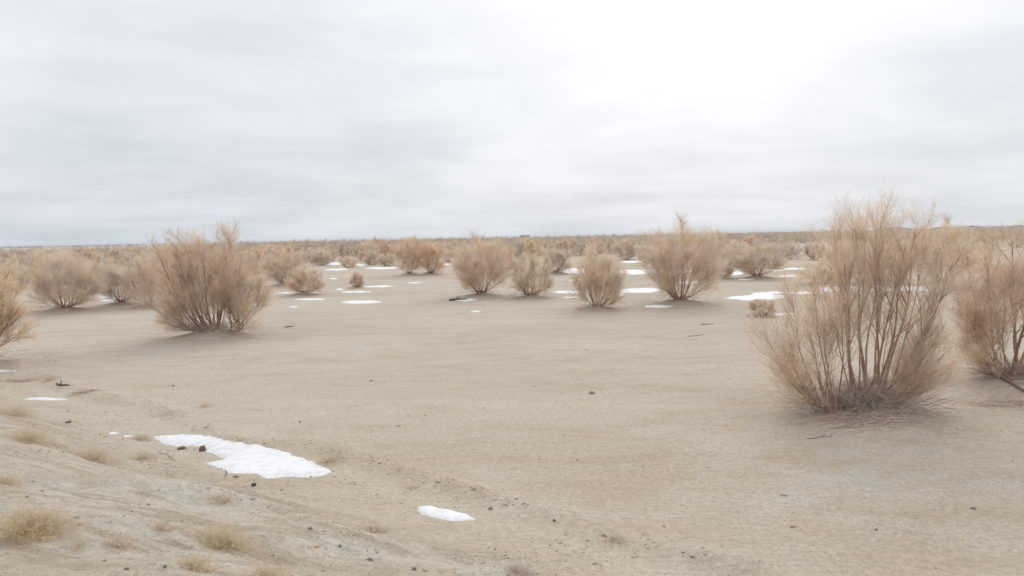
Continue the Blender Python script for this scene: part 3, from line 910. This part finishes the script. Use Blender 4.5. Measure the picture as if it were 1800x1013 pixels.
# dark scrub line on the skyline, kilometres away
def skyline():
    r = np.random.default_rng(5); g = Geo()
    n = 900
    px = np.concatenate([r.uniform(-60, 460, 430), r.uniform(460, 1000, 90), r.uniform(1000, 1500, 150), r.uniform(1560, 1880, 330)])
    for p_ in px:
        ridge = p_ > 1560
        dist = r.uniform(770, 815) if ridge else r.uniform(1300, 2000)
        x = (p_ - 900) / FPX * dist
        h = (r.uniform(.8, 2.2) if ridge else r.uniform(1.2, 3.6) * (1.0 if p_ < 460 else .8)); wd = h * r.uniform(1.1, 2.4)
        z0 = 0.0
        if ridge:
            z0 = 2.4 + 1.3 * float(vn(np.array(p_ / 45), np.array(3.0), 41)) + 1.4 * float(sstep(1640, 1800, p_)); dist = 820; x = (p_ - 900) / FPX * dist
        k = 7
        a = r.uniform(0, 6.28, 26)
        c = np.stack([r.normal(0, wd * .32, 26), r.normal(0, wd * .3, 26), r.uniform(0, h, 26) * (1 - np.abs(r.normal(0, .25, 26)))], 1) + np.array([x, dist, z0])
        s_ = r.uniform(.25, .6, 26)[:, None] * h * .45
        dv = unit(r.normal(size=(26, 3))) * s_; ev = unit(r.normal(size=(26, 3))) * s_
        V = np.stack([c - dv, c + ev, c + dv, c - ev], 1).reshape(-1, 3)
        g.add(V, np.arange(26 * 4).reshape(-1, 4), np.array([.26, .25, .25]) * r.uniform(.8, 1.3))
    o = link('skyline_scrub', g.mesh('skyline_scrub', SCRUB), kind='stuff')
    o['label'] = "thin dark line of far scrub along the skyline"; o['category'] = 'scrub'


skyline()


# ------------------------------------------------------------------ a low building far away on the skyline
def box_geo(g, x0, x1, y0, y1, z0, z1, c):
    V = np.array([(x, y, z) for x in (x0, x1) for y in (y0, y1) for z in (z0, z1)], float)
    g.add(V, np.array([(0, 1, 3, 2), (4, 6, 7, 5), (0, 4, 5, 1), (2, 3, 7, 6), (0, 2, 6, 4), (1, 5, 7, 3)]), np.array(c))


def building():
    dist = 900.0; x = (924 - 900) / FPX * dist
    e = link('farm_building', None); e.location = (x, dist, .6)
    e['label'] = "low flat-roofed building far off on the skyline in the middle"; e['category'] = 'building'
    g = Geo(); box_geo(g, -5.2, 5.6, -4, 4, -1.5, 3.3, (.40, .375, .35)); link('wall', g.mesh('wall', PLASTER), e)
    g = Geo(); box_geo(g, -5.8, 6.2, -4.6, 4.6, 3.3, 4.0, (.20, .21, .23)); link('roof', g.mesh('roof', ROOFM), e)
    g = Geo(); box_geo(g, -7.9, -5.2, -3, 3, -1.5, 2.2, (.20, .22, .24)); link('annex', g.mesh('annex', PLASTER), e)
    g = Geo(); box_geo(g, -.6, .6, -4.08, -4.0, 1.4, 2.6, (.08, .09, .1)); wm = g.mesh('window', ROOFM)
    for dx in (-3.4, 0, 3.6):
        w_ = link('window', wm, e); w_.location = (dx, 0, 0)


building()


# ------------------------------------------------------------------ snow
def snow_patch(poly_px, label, seed, thick=.03, grid=None, rough=.5):
    r = random.Random(seed); nr = np.random.default_rng(seed)
    pts = [at(a, b, True)[:2] for a, b in poly_px]
    out = []
    n = len(pts)
    for i in range(n):
        a, b = np.array(pts[i]), np.array(pts[(i + 1) % n]); L = np.linalg.norm(b - a)
        k = max(2, int(L / max(.04, L / 9)))
        nrm = np.array([-(b - a)[1], (b - a)[0]]) / max(L, 1e-6)
        for q in range(k):
            u = q / k
            out.append(a + (b - a) * u + nrm * r.uniform(-1, 1) * min(L, 1.2) * .045 * rough)
    out = np.array(out); m = len(out)
    x0, y0 = out.min(0); x1, y1 = out.max(0)
    area = (x1 - x0) * (y1 - y0)
    ni = 700 if area < 8 and grid is None else 260
    gx = nr.uniform(x0, x1, ni * 2); gy = nr.uniform(y0, y1, ni * 2)

    def inside(px, py):
        c = False; j = m - 1
        for i in range(m):
            if (out[i][1] > py) != (out[j][1] > py) and px < (out[j][0] - out[i][0]) * (py - out[i][1]) / (out[j][1] - out[i][1]) + out[i][0]: c = not c
            j = i
        return c
    inn = [np.array((a, b)) for a, b in zip(gx[:ni], gy[:ni]) if inside(a, b)]
    co = [Vector((float(p[0]), float(p[1]))) for p in out] + [Vector((float(p[0]), float(p[1]))) for p in inn]
    vs, _e, fs, *_ = delaunay_2d_cdt(co, [], [list(range(m))], 1, 1e-7)
    V = np.array([(v[0], v[1]) for v in vs])
    A = out; B = np.roll(out, -1, 0); AB = B - A; l2_ = (AB ** 2).sum(1) + 1e-12
    dist = np.empty(len(V))
    for i, p in enumerate(V):
        t = np.clip(((p - A) * AB).sum(1) / l2_, 0, 1)
        dist[i] = np.sqrt((((A + AB * t[:, None]) - p) ** 2).sum(1).min())
    z = height(V[:, 0], V[:, 1]) - .012 + (thick + .012) * (1 - np.exp(-dist / (thick * 1.6))) + .004 * vn(V[:, 0] * 3, V[:, 1] * 3, 60)
    tri = [f for f in fs if len(f) == 3]
    if not tri: return
    cc = np.zeros((len(V), 3)); cc[:, 0] = np.exp(-dist / (.05 + .012 * math.sqrt(area)))
    me = raw_mesh('snow_patch', np.column_stack([V, z]), np.array(tri), SNOW, cc, True)
    # keep faces upward
    o = link('snow_patch', me)
    if me.polygons[0].normal.z < 0: me.flip_normals()
    o['label'] = label; o['category'] = 'snow patch'; o['group'] = 'patches of old snow on the sand'


def ell(cx, cy, hw, hh, seed, n=18, tilt=0.0):
    r = random.Random(seed); P_ = []
    for i in range(n):
        a = 6.283 * i / n; k = r.uniform(.72, 1.1)
        dx = math.cos(a) * hw * r.uniform(.9, 1.12)
        P_.append((cx + dx, cy - math.copysign(abs(math.sin(a)) ** 1.5, math.sin(a)) * hh * r.uniform(.55, 1.25) - dx * tilt))
    return P_


snow_patch([(264, 770), (275, 764.5), (300, 763), (335, 763), (360, 764), (378, 766), (392, 770), (396, 773), (404, 772), (430, 777), (470, 783), (510, 795), (545, 808), (572, 819), (586, 829),
            (580, 836), (560, 839), (540, 841), (500, 840), (470, 842), (456, 838), (447, 833), (425, 833), (405, 833), (385, 826), (354, 814.5), (378, 810.5), (390, 808), (375, 801), (362, 796), (352, 788), (335, 785), (315, 787), (290, 784), (273, 776)],
           "largest snow patch, crescent-shaped, in the hollow at the foot of the near dune", 1, .045, rough=.5)
snow_patch([(731, 892), (745, 888), (760, 889), (775, 893), (800, 897), (825, 905), (839, 913), (832, 916), (800, 917.5), (780, 916), (755, 909), (738, 905), (733, 899)], "oval grainy snow patch right of and nearer than the crescent-shaped one", 2, .03, rough=1.3)
snow_patch(ell(80, 702, 40, 3, 3), "thin snow strip on the near dune slope at the left", 3, .02)
snow_patch(ell(6, 652.5, 26, 3, 4), "snow sliver at the left picture edge under the yellowish shrub", 4, .02)
snow_patch(ell(200, 762, 11, 2.4, 5), "small snow bit just left of the crescent-shaped patch, farther from it", 5, .012)
snow_patch(ell(226, 767, 12, 2.2, 6), "small grainy snow bit touching dry grass left of the crescent-shaped patch", 6, .012)
STRIPS = [
    (635, 531.5, 35, 3.4, "widest snow strip of the open middle-left sand, nearest to the viewer there"),
    (545, 526.5, 26, 2, "snow strip in front of the low fan-shaped shrub"), (516, 540, 9, 1.2, "short faint snow streak in front of the fan-shaped shrub's strip"),
    (626, 513.5, 26, 1.8, "thin snow strip just in front of the tiny upright bush"), (665, 504, 28, 2, "thin snow strip right of the tiny upright bush"),
    (598, 509, 9, 1.2, "faint snow streak left of the tiny upright bush"), (728, 497.5, 12, 1.2, "faint snow streak in front of the two touching shrubs"),
    (503, 515, 14, 1.3, "faint snow streak below the round-topped reddish shrub"),
    (586, 490, 7, 1.4, "short snow dash left behind the tiny upright bush"), (592, 474, 20, 2, "snow strip in front of the small round shrub"),
    (584, 464, 20, 3, "snow strip behind the small round shrub, left"), (672, 471.5, 30, 2, "long snow strip left of the two touching shrubs"),
    (634, 466, 12, 2, "snow strip right of the small round shrub"), (685, 463, 16, 2.4, "snow behind the long strip left of the two touching shrubs"),
    (796, 465, 24, 2.3, "long snow strip right of the two touching shrubs"), (792, 461, 14, 1.8, "snow under the low grey shrub right of the two touching shrubs"),
    (818, 527.5, 20, 2.6, "snow beside the dark log under the broad reddish shrub"), (836, 548, 10, 1.2, "lone faint snow dash on open sand in front of the log"),
    (1005, 513.5, 34, 2.6, "long snow strip left of the bulb-shaped shrub's stems"), (1008, 523, 22, 1.3, "thin snow streak below the strip left of the bulb-shaped shrub"),
    (1115, 511, 50, 5, "long snow strip behind and right of the bulb-shaped shrub"), (1075, 519, 22, 5, "snow seen through the stems of the bulb-shaped shrub"),
    (1010, 476.5, 18, 6, "thick bright snow patch right of the greyish shrub"), (1012, 493, 11, 1.6, "short snow streak left of the bulb-shaped shrub's crown"),
    (1124, 478, 40, 5, "wide snow patch left of the tall wide reddish shrub"), (1190, 477, 26, 3.5, "snow seen through the crown of the tall wide reddish shrub"),
    (1110, 460.5, 20, 2, "curved snow strip farther back, left of the tall wide reddish shrub"), (1205, 497.5, 30, 3, "snow seen through the lower stems of the tall wide reddish shrub"),
    (1158, 539, 26, 2.8, "small lumpy snow patch at the left foot of the tall wide reddish shrub"),
    (1330, 523, 54, 6, "bright snow patch on open sand left of the largest shrub"), (1352, 516, 30, 3, "upper lobe of snow behind the bright patch left of the largest shrub"),
    (1288, 481, 20, 4, "snow patch left of the goblet-shaped shrub's foot"), (1312, 491.5, 15, 1.5, "thin snow edge in front of the goblet-shaped shrub"),
    (1362, 476, 16, 1.6, "thin snow strip right of the goblet-shaped shrub"), (1398, 473, 22, 1.8, "far snow strip behind the left branches of the largest shrub"),
    (1410, 485, 40, 2.6, "long snow strip behind the left branches of the largest shrub"), (1480, 508, 46, 5.5, "snow seen through the left stems of the largest shrub"),
    (1560, 508, 52, 6.5, "snow seen through the middle stems of the largest shrub"), (1622, 507, 34, 6, "snow at the foot of the wide orange-tinged shrub"),
    (1382, 553, 20, 1.8, "snow streak right of the smallest pinkish bush"), (1420, 515, 40, 2, "thin snow streak left of the stems of the largest shrub"),
    (1710, 485.5, 16, 2, "nearer of two snow dashes between the two right shrubs"), (1710, 470, 17, 1.9, "farther of two snow dashes between the two right shrubs"),
    (1706, 462.5, 7, 1.2, "tiny snow dash beyond the two between the right shrubs"), (1716, 440.5, 12, 1.0, "snow streak under the dark purplish brush"),
    (1762, 437.5, 9, 1.0, "far snow dash right of the dark purplish brush"), (1609, 438, 9, 2, "far snow bit right of the largest shrub's crown"),
    (1715, 590, 32, 3, "snow streak left behind the right-edge shrub"), (1742, 608, 16, 2.4, "snow bit among the stems of the right-edge shrub"), (1692, 604, 5, 1.5, "tiny snow fleck left of the right-edge shrub"),
    (186, 523, 14, 1.4, "upper snow strip left of the grey open shrub"), (192, 529, 16, 1.6, "lower snow strip left of the grey open shrub"),
    (240, 500, 16, 1.6, "snow strip behind the grey open shrub"), (462, 452, 8, 2, "far snow bit right of the large left shrub"),
]
for k, (cx, cy, hw, hh, lab) in enumerate(STRIPS):
    snow_patch(ell(cx, cy, hw * 1.08, hh, 100 + k, 20, .02), lab, 200 + k, .03, grid=1, rough=.8)
rs_ = random.Random(9); k = 0
while k < 46:
    px = rs_.uniform(10, 1790); hy = 416.5 - .0195 * (px - 900)
    lim = float(np.interp(px, lx, ly)); py = hy + rs_.uniform(5, 42)
    if py > lim + 4 or py < hy + 5: continue
    side = "left third" if px < 600 else ("middle" if px < 1200 else "right third")
    snow_patch(ell(px, py, rs_.uniform(5, 15), rs_.uniform(.7, 1.8), 500 + k, 10), "one of the small far snow flecks among the thicket, %s of the picture" % side, 600 + k, .04, grid=1)
    k += 1


# ------------------------------------------------------------------ dry grass on the near dune
def tuft(px, py, wpx, hpx, seed, label, dens=1.0, col=(.62, .50, .32)):
    r = np.random.default_rng(seed)
    p = at(px, py, True); z = project(p)[2]; wd = wpx * 1.15 * z / FPX; h = hpx * z / FPX * 1.15
    n = int(1000 * dens * max(.35, min(2.5, wd / .5)))
    a = r.uniform(0, 6.283, n); rr_ = np.abs(r.normal(0, .55, n))
    bx = np.cos(a) * rr_ * wd * .42; by = np.sin(a) * rr_ * wd * .25
    bz = height(p[0] + bx, p[1] + by) - p[2]
    st_ = np.stack([bx, by, bz - .01], 1)
    dd = unit(np.stack([np.cos(a) * rr_ * .9 + r.normal(0, .45, n), np.sin(a) * rr_ * .9 + r.normal(0, .45, n), r.uniform(.35, 1.2, n)], 1))
    ln = (r.uniform(.35, 1.0, n) * h)[:, None, None] * np.clip(1.1 - .4 * rr_, .3, 1)[:, None, None]
    u = np.linspace(0, 1, 4)[None, :, None]
    C = st_[:, None, :] + dd[:, None, :] * ln * u + unit(r.normal(size=(n, 3)))[:, None, :] * ln * .12 * np.sin(u * 4) - np.array([0, 0, 1.]) * ln * u * u * .2
    g = Geo()
    c = np.clip((np.array(col) * .95 + .16)[None, :] * (1 + r.normal(0, .14, (n, 1))), .1, .8)
    ribbons(g, C, np.full((n, 1), .0021) * np.linspace(1, .4, 4)[None, :], r, c)
    C4, i3, _ = sprout(C, 2, .3, 1.0, (25, 70), lambda i, t: r.uniform(.015, .05, len(i)), 2, r, 0, 0, .1)
    ribbons(g, C4, np.full((len(C4), 1), .0021) * np.linspace(1, .5, 2)[None, :], r, c[i3] * 1.05)
    o = link('grass_tuft', g.mesh('grass_tuft', GRASSM)); o.location = p
    o['label'] = label; o['category'] = 'dry grass'; o['group'] = 'tufts of dry grass on the dune'


TUFTS = [
    (55, 934, 125, 55, 1.4, (.62, .48, .29), "largest golden grass clump at the left picture edge"),
    (168, 808, 80, 30, .8, (.60, .49, .36), "pale grass tuft below and left of the crescent-shaped snow"),
    (250, 806, 52, 18, .6, (.58, .49, .37), "low grass tuft right beside the pale one under the crescent-shaped snow"),
    (392, 958, 80, 50, 1.1, (.61, .50, .31), "yellow grass clump below the oval-patch side of the dune, in the lower left middle"),
    (345, 1000, 62, 38, .9, (.62, .50, .34), "grass clump at the lower edge left of the yellow clump"),
    (392, 882, 46, 26, .6, (.60, .50, .37), "faint grass tuft below the crescent-shaped snow's left tip"),
    (470, 1018, 84, 34, .8, (.62, .50, .36), "pinkish grass clump at the bottom edge right of the yellow clump"),
    (210, 962, 60, 30, .5, (.58, .47, .36), "thin pinkish tuft right of the golden clump"),
    (285, 930, 70, 20, .4, (.58, .47, .35), "low thin tuft between the golden and the yellow clump"),
    (135, 962, 44, 24, .4, (.56, .48, .37), "faint tuft below the golden clump's right end"),
    (30, 730, 80, 28, .6, (.60, .50, .35), "grass tuft at the left edge below the thin snow strip"),
    (52, 775, 86, 40, .8, (.60, .50, .34), "loose yellow grass tuft near the left edge above the dune streaks"),
    (10, 850, 60, 30, .5, (.60, .50, .33), "small grass tuft at the left edge above the golden clump"),
    (662, 934, 46, 22, .35, (.56, .48, .40), "wispy tuft between the oval snow patch and the bottom edge"),
    (910, 1006, 40, 30, .5, (.52, .45, .38), "grey wispy tuft at the bottom edge, centre"),
    (1083, 949, 44, 20, .35, (.58, .48, .38), "thin pale tuft at the pebbly bank line right of the centre"),
    (578, 812, 54, 18, .5, (.60, .50, .36), "grass fringe above the right tip of the crescent-shaped snow"),
    (418, 776, 30, 10, .4, (.60, .50, .37), "tiny grass fringe on the far edge of the crescent-shaped snow"),
    (248, 773, 46, 14, .6, (.56, .46, .36), "brownish tuft at the left tip of the crescent-shaped snow"),
    (722, 858, 30, 14, .25, (.58, .48, .38), "tiny thin tuft on the bank right of the crescent-shaped snow"),
    (88, 668, 30, 14, .4, (.62, .51, .34), "small yellow tuft beyond the thin snow strip at the left"),
    (360, 715, 40, 12, .3, (.58, .49, .38), "tiny tuft on the pebbly bank beyond the crescent-shaped snow"),
]
for k, (px, py, wpx, hpx, dn, c, lab) in enumerate(TUFTS):
    tuft(px, py, wpx, hpx, 40 + k, lab, dn, c)


def wisps():
    r = np.random.default_rng(77); n = 16000
    Y = r.uniform(2.0, 14, n); X = Y * r.uniform(-.85, .3, n)
    s_ = dune_s(X, Y); c_ = vn(X * .9, Y * 1.3, 91) + .6 * vn(X * 2.6, Y * 3.1, 92)
    k = (s_ > 1.0) & (c_ > .22) & (r.random(n) < .8)
    X, Y = X[k], Y[k]; n = len(X)
    st_ = np.stack([X, Y, height(X, Y)], 1)
    dd = unit(np.stack([r.normal(0, .8, n), r.normal(0, .8, n), r.uniform(.2, 1.1, n)], 1)); ln = r.uniform(.03, .11, n)[:, None, None]
    u = np.linspace(0, 1, 4)[None, :, None]
    C = st_[:, None, :] + dd[:, None, :] * ln * u - np.array([0, 0, 1.]) * ln * u * u * .3
    g = Geo(); c = np.array([(.70, .58, .42)]) * r.uniform(.7, 1.15, (n, 1))
    ribbons(g, C, np.full((n, 1), .0022) * np.linspace(1, .4, 4)[None, :], r, c)
    o = link('dry_grass_wisps', g.mesh('dry_grass_wisps', GRASSM), kind='stuff')
    o['label'] = "thin dry grass wisps spread over the near dune"; o['category'] = 'dry grass'


wisps()

# ------------------------------------------------------------------ stones, pebbles, sticks
def stone_geo(seed, sx, sy, sz):
    import bmesh
    r = random.Random(seed); bm = bmesh.new(); bmesh.ops.create_icosphere(bm, subdivisions=2, radius=1)
    ph = [r.uniform(0, 6.28) for _ in range(6)]
    for v in bm.verts:
        c = v.co
        k = 1 + .16 * math.sin(c.x * 2.7 + ph[0]) + .13 * math.sin(c.y * 3.3 + ph[1]) + .1 * math.sin(c.z * 4 + ph[2]) + r.uniform(-.05, .05)
        v.co = Vector((c.x * k * sx, c.y * k * sy, max(c.z * k, -.5) * sz))
    me = bpy.data.meshes.new('stone'); bm.to_mesh(me); bm.free()
    return me


def stone(px, py, wpx, hpx, seed, col, label):
    p = at(px, py, True); z = project(p)[2]; k = z / FPX
    me = stone_geo(seed, wpx * k * .5, wpx * k * .42, hpx * k * .62)
    ca = me.color_attributes.new('tint', 'FLOAT_COLOR', 'POINT')
    ca.data.foreach_set('color', np.tile(np.array([*col, 1.0], np.float32), len(me.vertices)))
    me.materials.append(STONE)
    o = link('stone', me); o.location = (p[0], p[1], p[2] + hpx * k * .2); o.rotation_euler = (0, 0, seed)
    o['label'] = label; o['category'] = 'stone'; o['group'] = 'single stones on the sand'


for k, (a, b, w_, h_, c, lab) in enumerate([
    (318, 790, 15, 6, (.16, .135, .12), "flat dark stone at the inner edge of the crescent-shaped snow, left"),
    (356, 793, 12, 11, (.17, .12, .10), "reddish dark stone at the inner edge of the crescent-shaped snow, right"),
    (415, 839, 8, 5, (.36, .27, .18), "small tan stone under the lower lobe of the crescent-shaped snow"),
    (446, 854, 9, 7, (.10, .09, .08), "blackish stone just below the crescent-shaped snow"),
    (120, 743, 11, 4, (.17, .14, .12), "dark flat stone on the dune below the thin snow strip"),
    (1041, 692, 12, 4, (.24, .20, .17), "lone flat stone in the middle of the open sand"),
    (556, 961, 10, 4, (.55, .38, .20), "orange stone on the pebbly dune foot near the bottom"),
    (545, 929, 9, 4, (.30, .25, .20), "brown stone above the orange one on the pebbly dune foot"),
    (651, 984, 11, 4, (.24, .22, .21), "grey stone right of the orange one near the bottom edge"),
    (597, 961, 7, 3.5, (.26, .23, .20), "small grey stone just right of the orange one"),
    (652, 932, 6, 5, (.17, .15, .13), "small dark stone at the foot of the wispy tuft"),
    (304, 679, 5, 3, (.20, .16, .13), "tiny dark stone alone on the far sand beyond the pebbly bank"),
    (652, 670, 5, 2.5, (.24, .20, .17), "tiny stone far out on the open sand, centre left"),
    (527, 742, 5, 2.5, (.20, .17, .14), "tiny dark stone right beyond the crescent-shaped snow"),
    (727, 1001, 9, 4, (.20, .18, .15), "dark stone near the bottom edge, centre left"),
    (974, 916, 6, 4, (.18, .15, .13), "small dark stone on the pebbly bank line, centre"),
    (862, 895, 9, 4, (.25, .21, .17), "brown stone right of the oval snow patch on the bank line"),
    (1062, 943, 10, 4, (.24, .20, .16), "brown stone at the foot of the thin pale tuft"),
    (223, 1001, 8, 4, (.20, .18, .15), "dark stone near the bottom edge between the grass clumps"),
    (290, 997, 6, 5, (.22, .19, .16), "small dark stone left of the lower grass clump"),
    (1710, 894, 10, 3, (.20, .17, .14), "thin dark stone on the frosty sand at the lower right"),
    (1540, 932, 6, 3, (.20, .17, .14), "small dark stone on sand near the bottom right"),
]):
    stone(a, b, w_, h_, 20 + k, c, lab)

OCT = np.array([(1, 0, 0), (-1, 0, 0), (0, 1, 0), (0, -1, 0), (0, 0, 1), (0, 0, -1)], float)
OCF = np.array([(0, 2, 4), (2, 1, 4), (1, 3, 4), (3, 0, 4), (2, 0, 5), (1, 2, 5), (3, 1, 5), (0, 3, 5)])


def pebbles():
    r = np.random.default_rng(8)
    n = 150000
    Y = r.uniform(1.0, 22, n); X = Y * r.uniform(-.85, .85, n) + r.uniform(-1.5, 1.5, n)
    s = dune_s(X, Y); cl = vn(X * 1.3, Y * 1.3, 51); cl2 = vn(X * 3.1, Y * 3.1, 52)
    w = .8 * np.exp(-((s - .1) / .16) ** 2) * np.clip(cl2 + .35, 0, 1) + .75 * np.exp(-((s - 1.7) / .8) ** 2) * np.clip(cl + .5, 0, 1) + .16 * (s > 2.2) * np.clip(cl + .2, 0, 1) + .012
    w *= np.clip(9 / Y, .25, 1.0)
    k = r.random(n) < w
    X, Y, s = X[k], Y[k], s[k]; n = len(X)
    size = np.clip(r.lognormal(math.log(.0052), .5, n), .0025, .024) * np.where(s > .9, 1.15, 1.55)
    Z = height(X, Y)
    V = OCT[None] * (1 + r.uniform(-.25, .25, (n, 6, 1)))
    a = r.uniform(0, 6.28, n); ca, sa = np.cos(a)[:, None], np.sin(a)[:, None]
    sc = size[:, None, None] * np.stack([r.uniform(.9, 1.6, n), r.uniform(.7, 1.1, n), r.uniform(.4, .75, n)], -1)[:, None, :]
    V = V * sc
    V = np.stack([V[:, :, 0] * ca - V[:, :, 1] * sa, V[:, :, 0] * sa + V[:, :, 1] * ca, V[:, :, 2]], -1)
    V = V + np.stack([X, Y, Z + size * .15], -1)[:, None, :]
    Fc = (OCF[None] + (np.arange(n) * 6)[:, None, None]).reshape(-1, 3)
    pal = np.array([(.50, .44, .34), (.36, .31, .25), (.24, .21, .18), (.58, .53, .44), (.46, .36, .24), (.30, .30, .30), (.42, .35, .27)])
    c = pal[r.choice(7, n, p=[.36, .13, .04, .29, .08, .02, .08])] * r.uniform(.8, 1.15, (n, 1))
    o = link('pebbles', raw_mesh('pebbles', V.reshape(-1, 3), Fc, STONE, np.repeat(c, 6, 0)), kind='stuff')
    o['label'] = "scattered pebbles and grit along the dune foot and bank"; o['category'] = 'pebbles'
    print('pebbles', n)


pebbles()


def stick(px, py, ang_len, label, thick=.008, seed=0, branches=2, col=(.17, .14, .12), cat='stick', name='fallen_stick', span=None):
    """a dead stick lying on the sand; ang_len = picture offsets of its far end"""
    r = np.random.default_rng(seed); p = at(px, py, True); q = at(px + ang_len[0], py + ang_len[1], True)
    u = np.linspace(0, 1, 9)[None, :, None]
    L = np.linalg.norm(q - p)
    C = p[None, None, :] * (1 - u) + q[None, None, :] * u
    C = C + np.sin(u * r.uniform(4, 8) + r.uniform(0, 6)) * L * .035 * np.array([.3, 1, 0])
    C[:, :, 2] = height(C[:, :, 0], C[:, :, 1]) + thick * .8
    C = C - p
    g = Geo(); tubes(g, C, thick * np.array([[.8, 1, .95, 1, .9, .8, .65, .5, .25]]), 6, np.array(col))
    if branches:
        B, _, _ = sprout(C, branches, .2, .9, (25, 60), lambda i, t: r.uniform(.15, .4, len(i)) * L, 5, r, .05, .05, .1)
        tubes(g, B, np.full((len(B), 1), thick * .5) * np.linspace(1, .3, 5)[None, :], 4, np.array(col) * 1.15)
    o = link(name, g.mesh(name, BARKM, True)); o.location = p
    o['label'] = label; o['category'] = cat


stick(790, 529, (32, -1.5), "dark weathered log lying beside snow under the broad reddish shrub", .055, 1, 3, (.10, .085, .07), 'log', 'fallen_log')
stick(500, 576, (18, -2), "thin stick on the sand right of the large left shrub", .02, 2, 1)
stick(1232, 571, (24, -1), "thin dead twig on open sand below the tall wide shrub", .012, 3, 2)
stick(1418, 772, (44, -5), "forked dark twig on frosty sand below the largest shrub", .006, 4, 3)
stick(1720, 655, (95, 42), "dark dead limb sprawling on the mound of the right-edge shrub", .035, 5, 4, (.27, .22, .19), 'branch', 'dead_branch')
stick(98, 677, (24, 2), "short dark branch on the dune above the thin snow strip", .022, 6, 2)
stick(280, 797, (30, 14), "pale bent twig on the dune below the two dark stones", .008, 7, 2, (.42, .35, .26))
stick(395, 826, (4, 16), "small dark twig sticking out left of the crescent snow's lower lobe", .005, 8, 2)
stick(1208, 592, (30, -3), "faint twig litter on open sand below the tall wide shrub", .009, 9, 3)


def dead_pile(px, py, wpx, hpx, seed, label, n=140):
    r = np.random.default_rng(seed); p = at(px, py, True); k = project(p)[2] / FPX
    bx = r.normal(0, wpx * k * .22, n); by = r.normal(0, wpx * k * .13, n)
    a = r.normal(0, .5, n) + np.where(r.random(n) < .5, 0, 3.14)
    dd = unit(np.stack([np.cos(a), np.sin(a) * .6, r.uniform(.02, .4, n)], 1)); ln = r.uniform(.3, 1, n)[:, None, None] * wpx * k * .35
    u = np.linspace(0, 1, 5)[None, :, None]
    C = np.stack([bx, by, np.zeros(n)], 1)[:, None, :] + dd[:, None, :] * ln * u - np.array([0, 0, 1.]) * ln * u * u * .3
    hz = height(p[0] + C[:, :, 0], p[1] + C[:, :, 1]) - p[2]
    C[:, :, 2] = np.maximum(C[:, :, 2], 0) + hz + .01
    g = Geo(); tubes(g, C, np.full((n, 1), .0045) * np.linspace(1, .4, 5)[None, :], 3, twig_tint(GREY * .95, n, r, .2))
    o = link('brush_pile', g.mesh('brush_pile', BARKM)); o.location = p
    o['label'] = label; o['category'] = 'dead brush'


dead_pile(152, 688, 58, 14, 1, "heap of grey dead twigs where the pebbly bank starts, left")
dead_pile(35, 670, 70, 8, 2, "flat grey dead twigs on the dune below the snow sliver at the left edge", 90)
dead_pile(1520, 738, 150, 10, 3, "fallen twig litter in front of the largest shrub's foot", 260)
dead_pile(1770, 712, 110, 10, 4, "fallen twig litter in front of the right-edge shrub's foot", 150)


# ------------------------------------------------------------------ winter haze over the plain
def haze():
    g = Geo(); box_geo(g, -5200, 5200, -60, 5200, -3.0, 6.5, (1, 1, 1))
    V = np.concatenate(g.v); Fq = np.concatenate(g.f)
    m = bpy.data.materials.new('haze'); m.use_nodes = True; m.node_tree.nodes.clear(); n = NT(m.node_tree)
    pv = n.node('ShaderNodeVolumePrincipled'); pv.inputs['Color'].default_value = (.93, .95, 1.0, 1)
    pv.inputs['Density'].default_value = HAZE; pv.inputs['Anisotropy'].default_value = .2
    o_ = n.node('ShaderNodeOutputMaterial'); n.l.new(pv.outputs[0], o_.inputs['Volume'])
    link('haze', raw_mesh('haze', V, Fq, m), kind='stuff')


HAZE = 0.00024
haze()
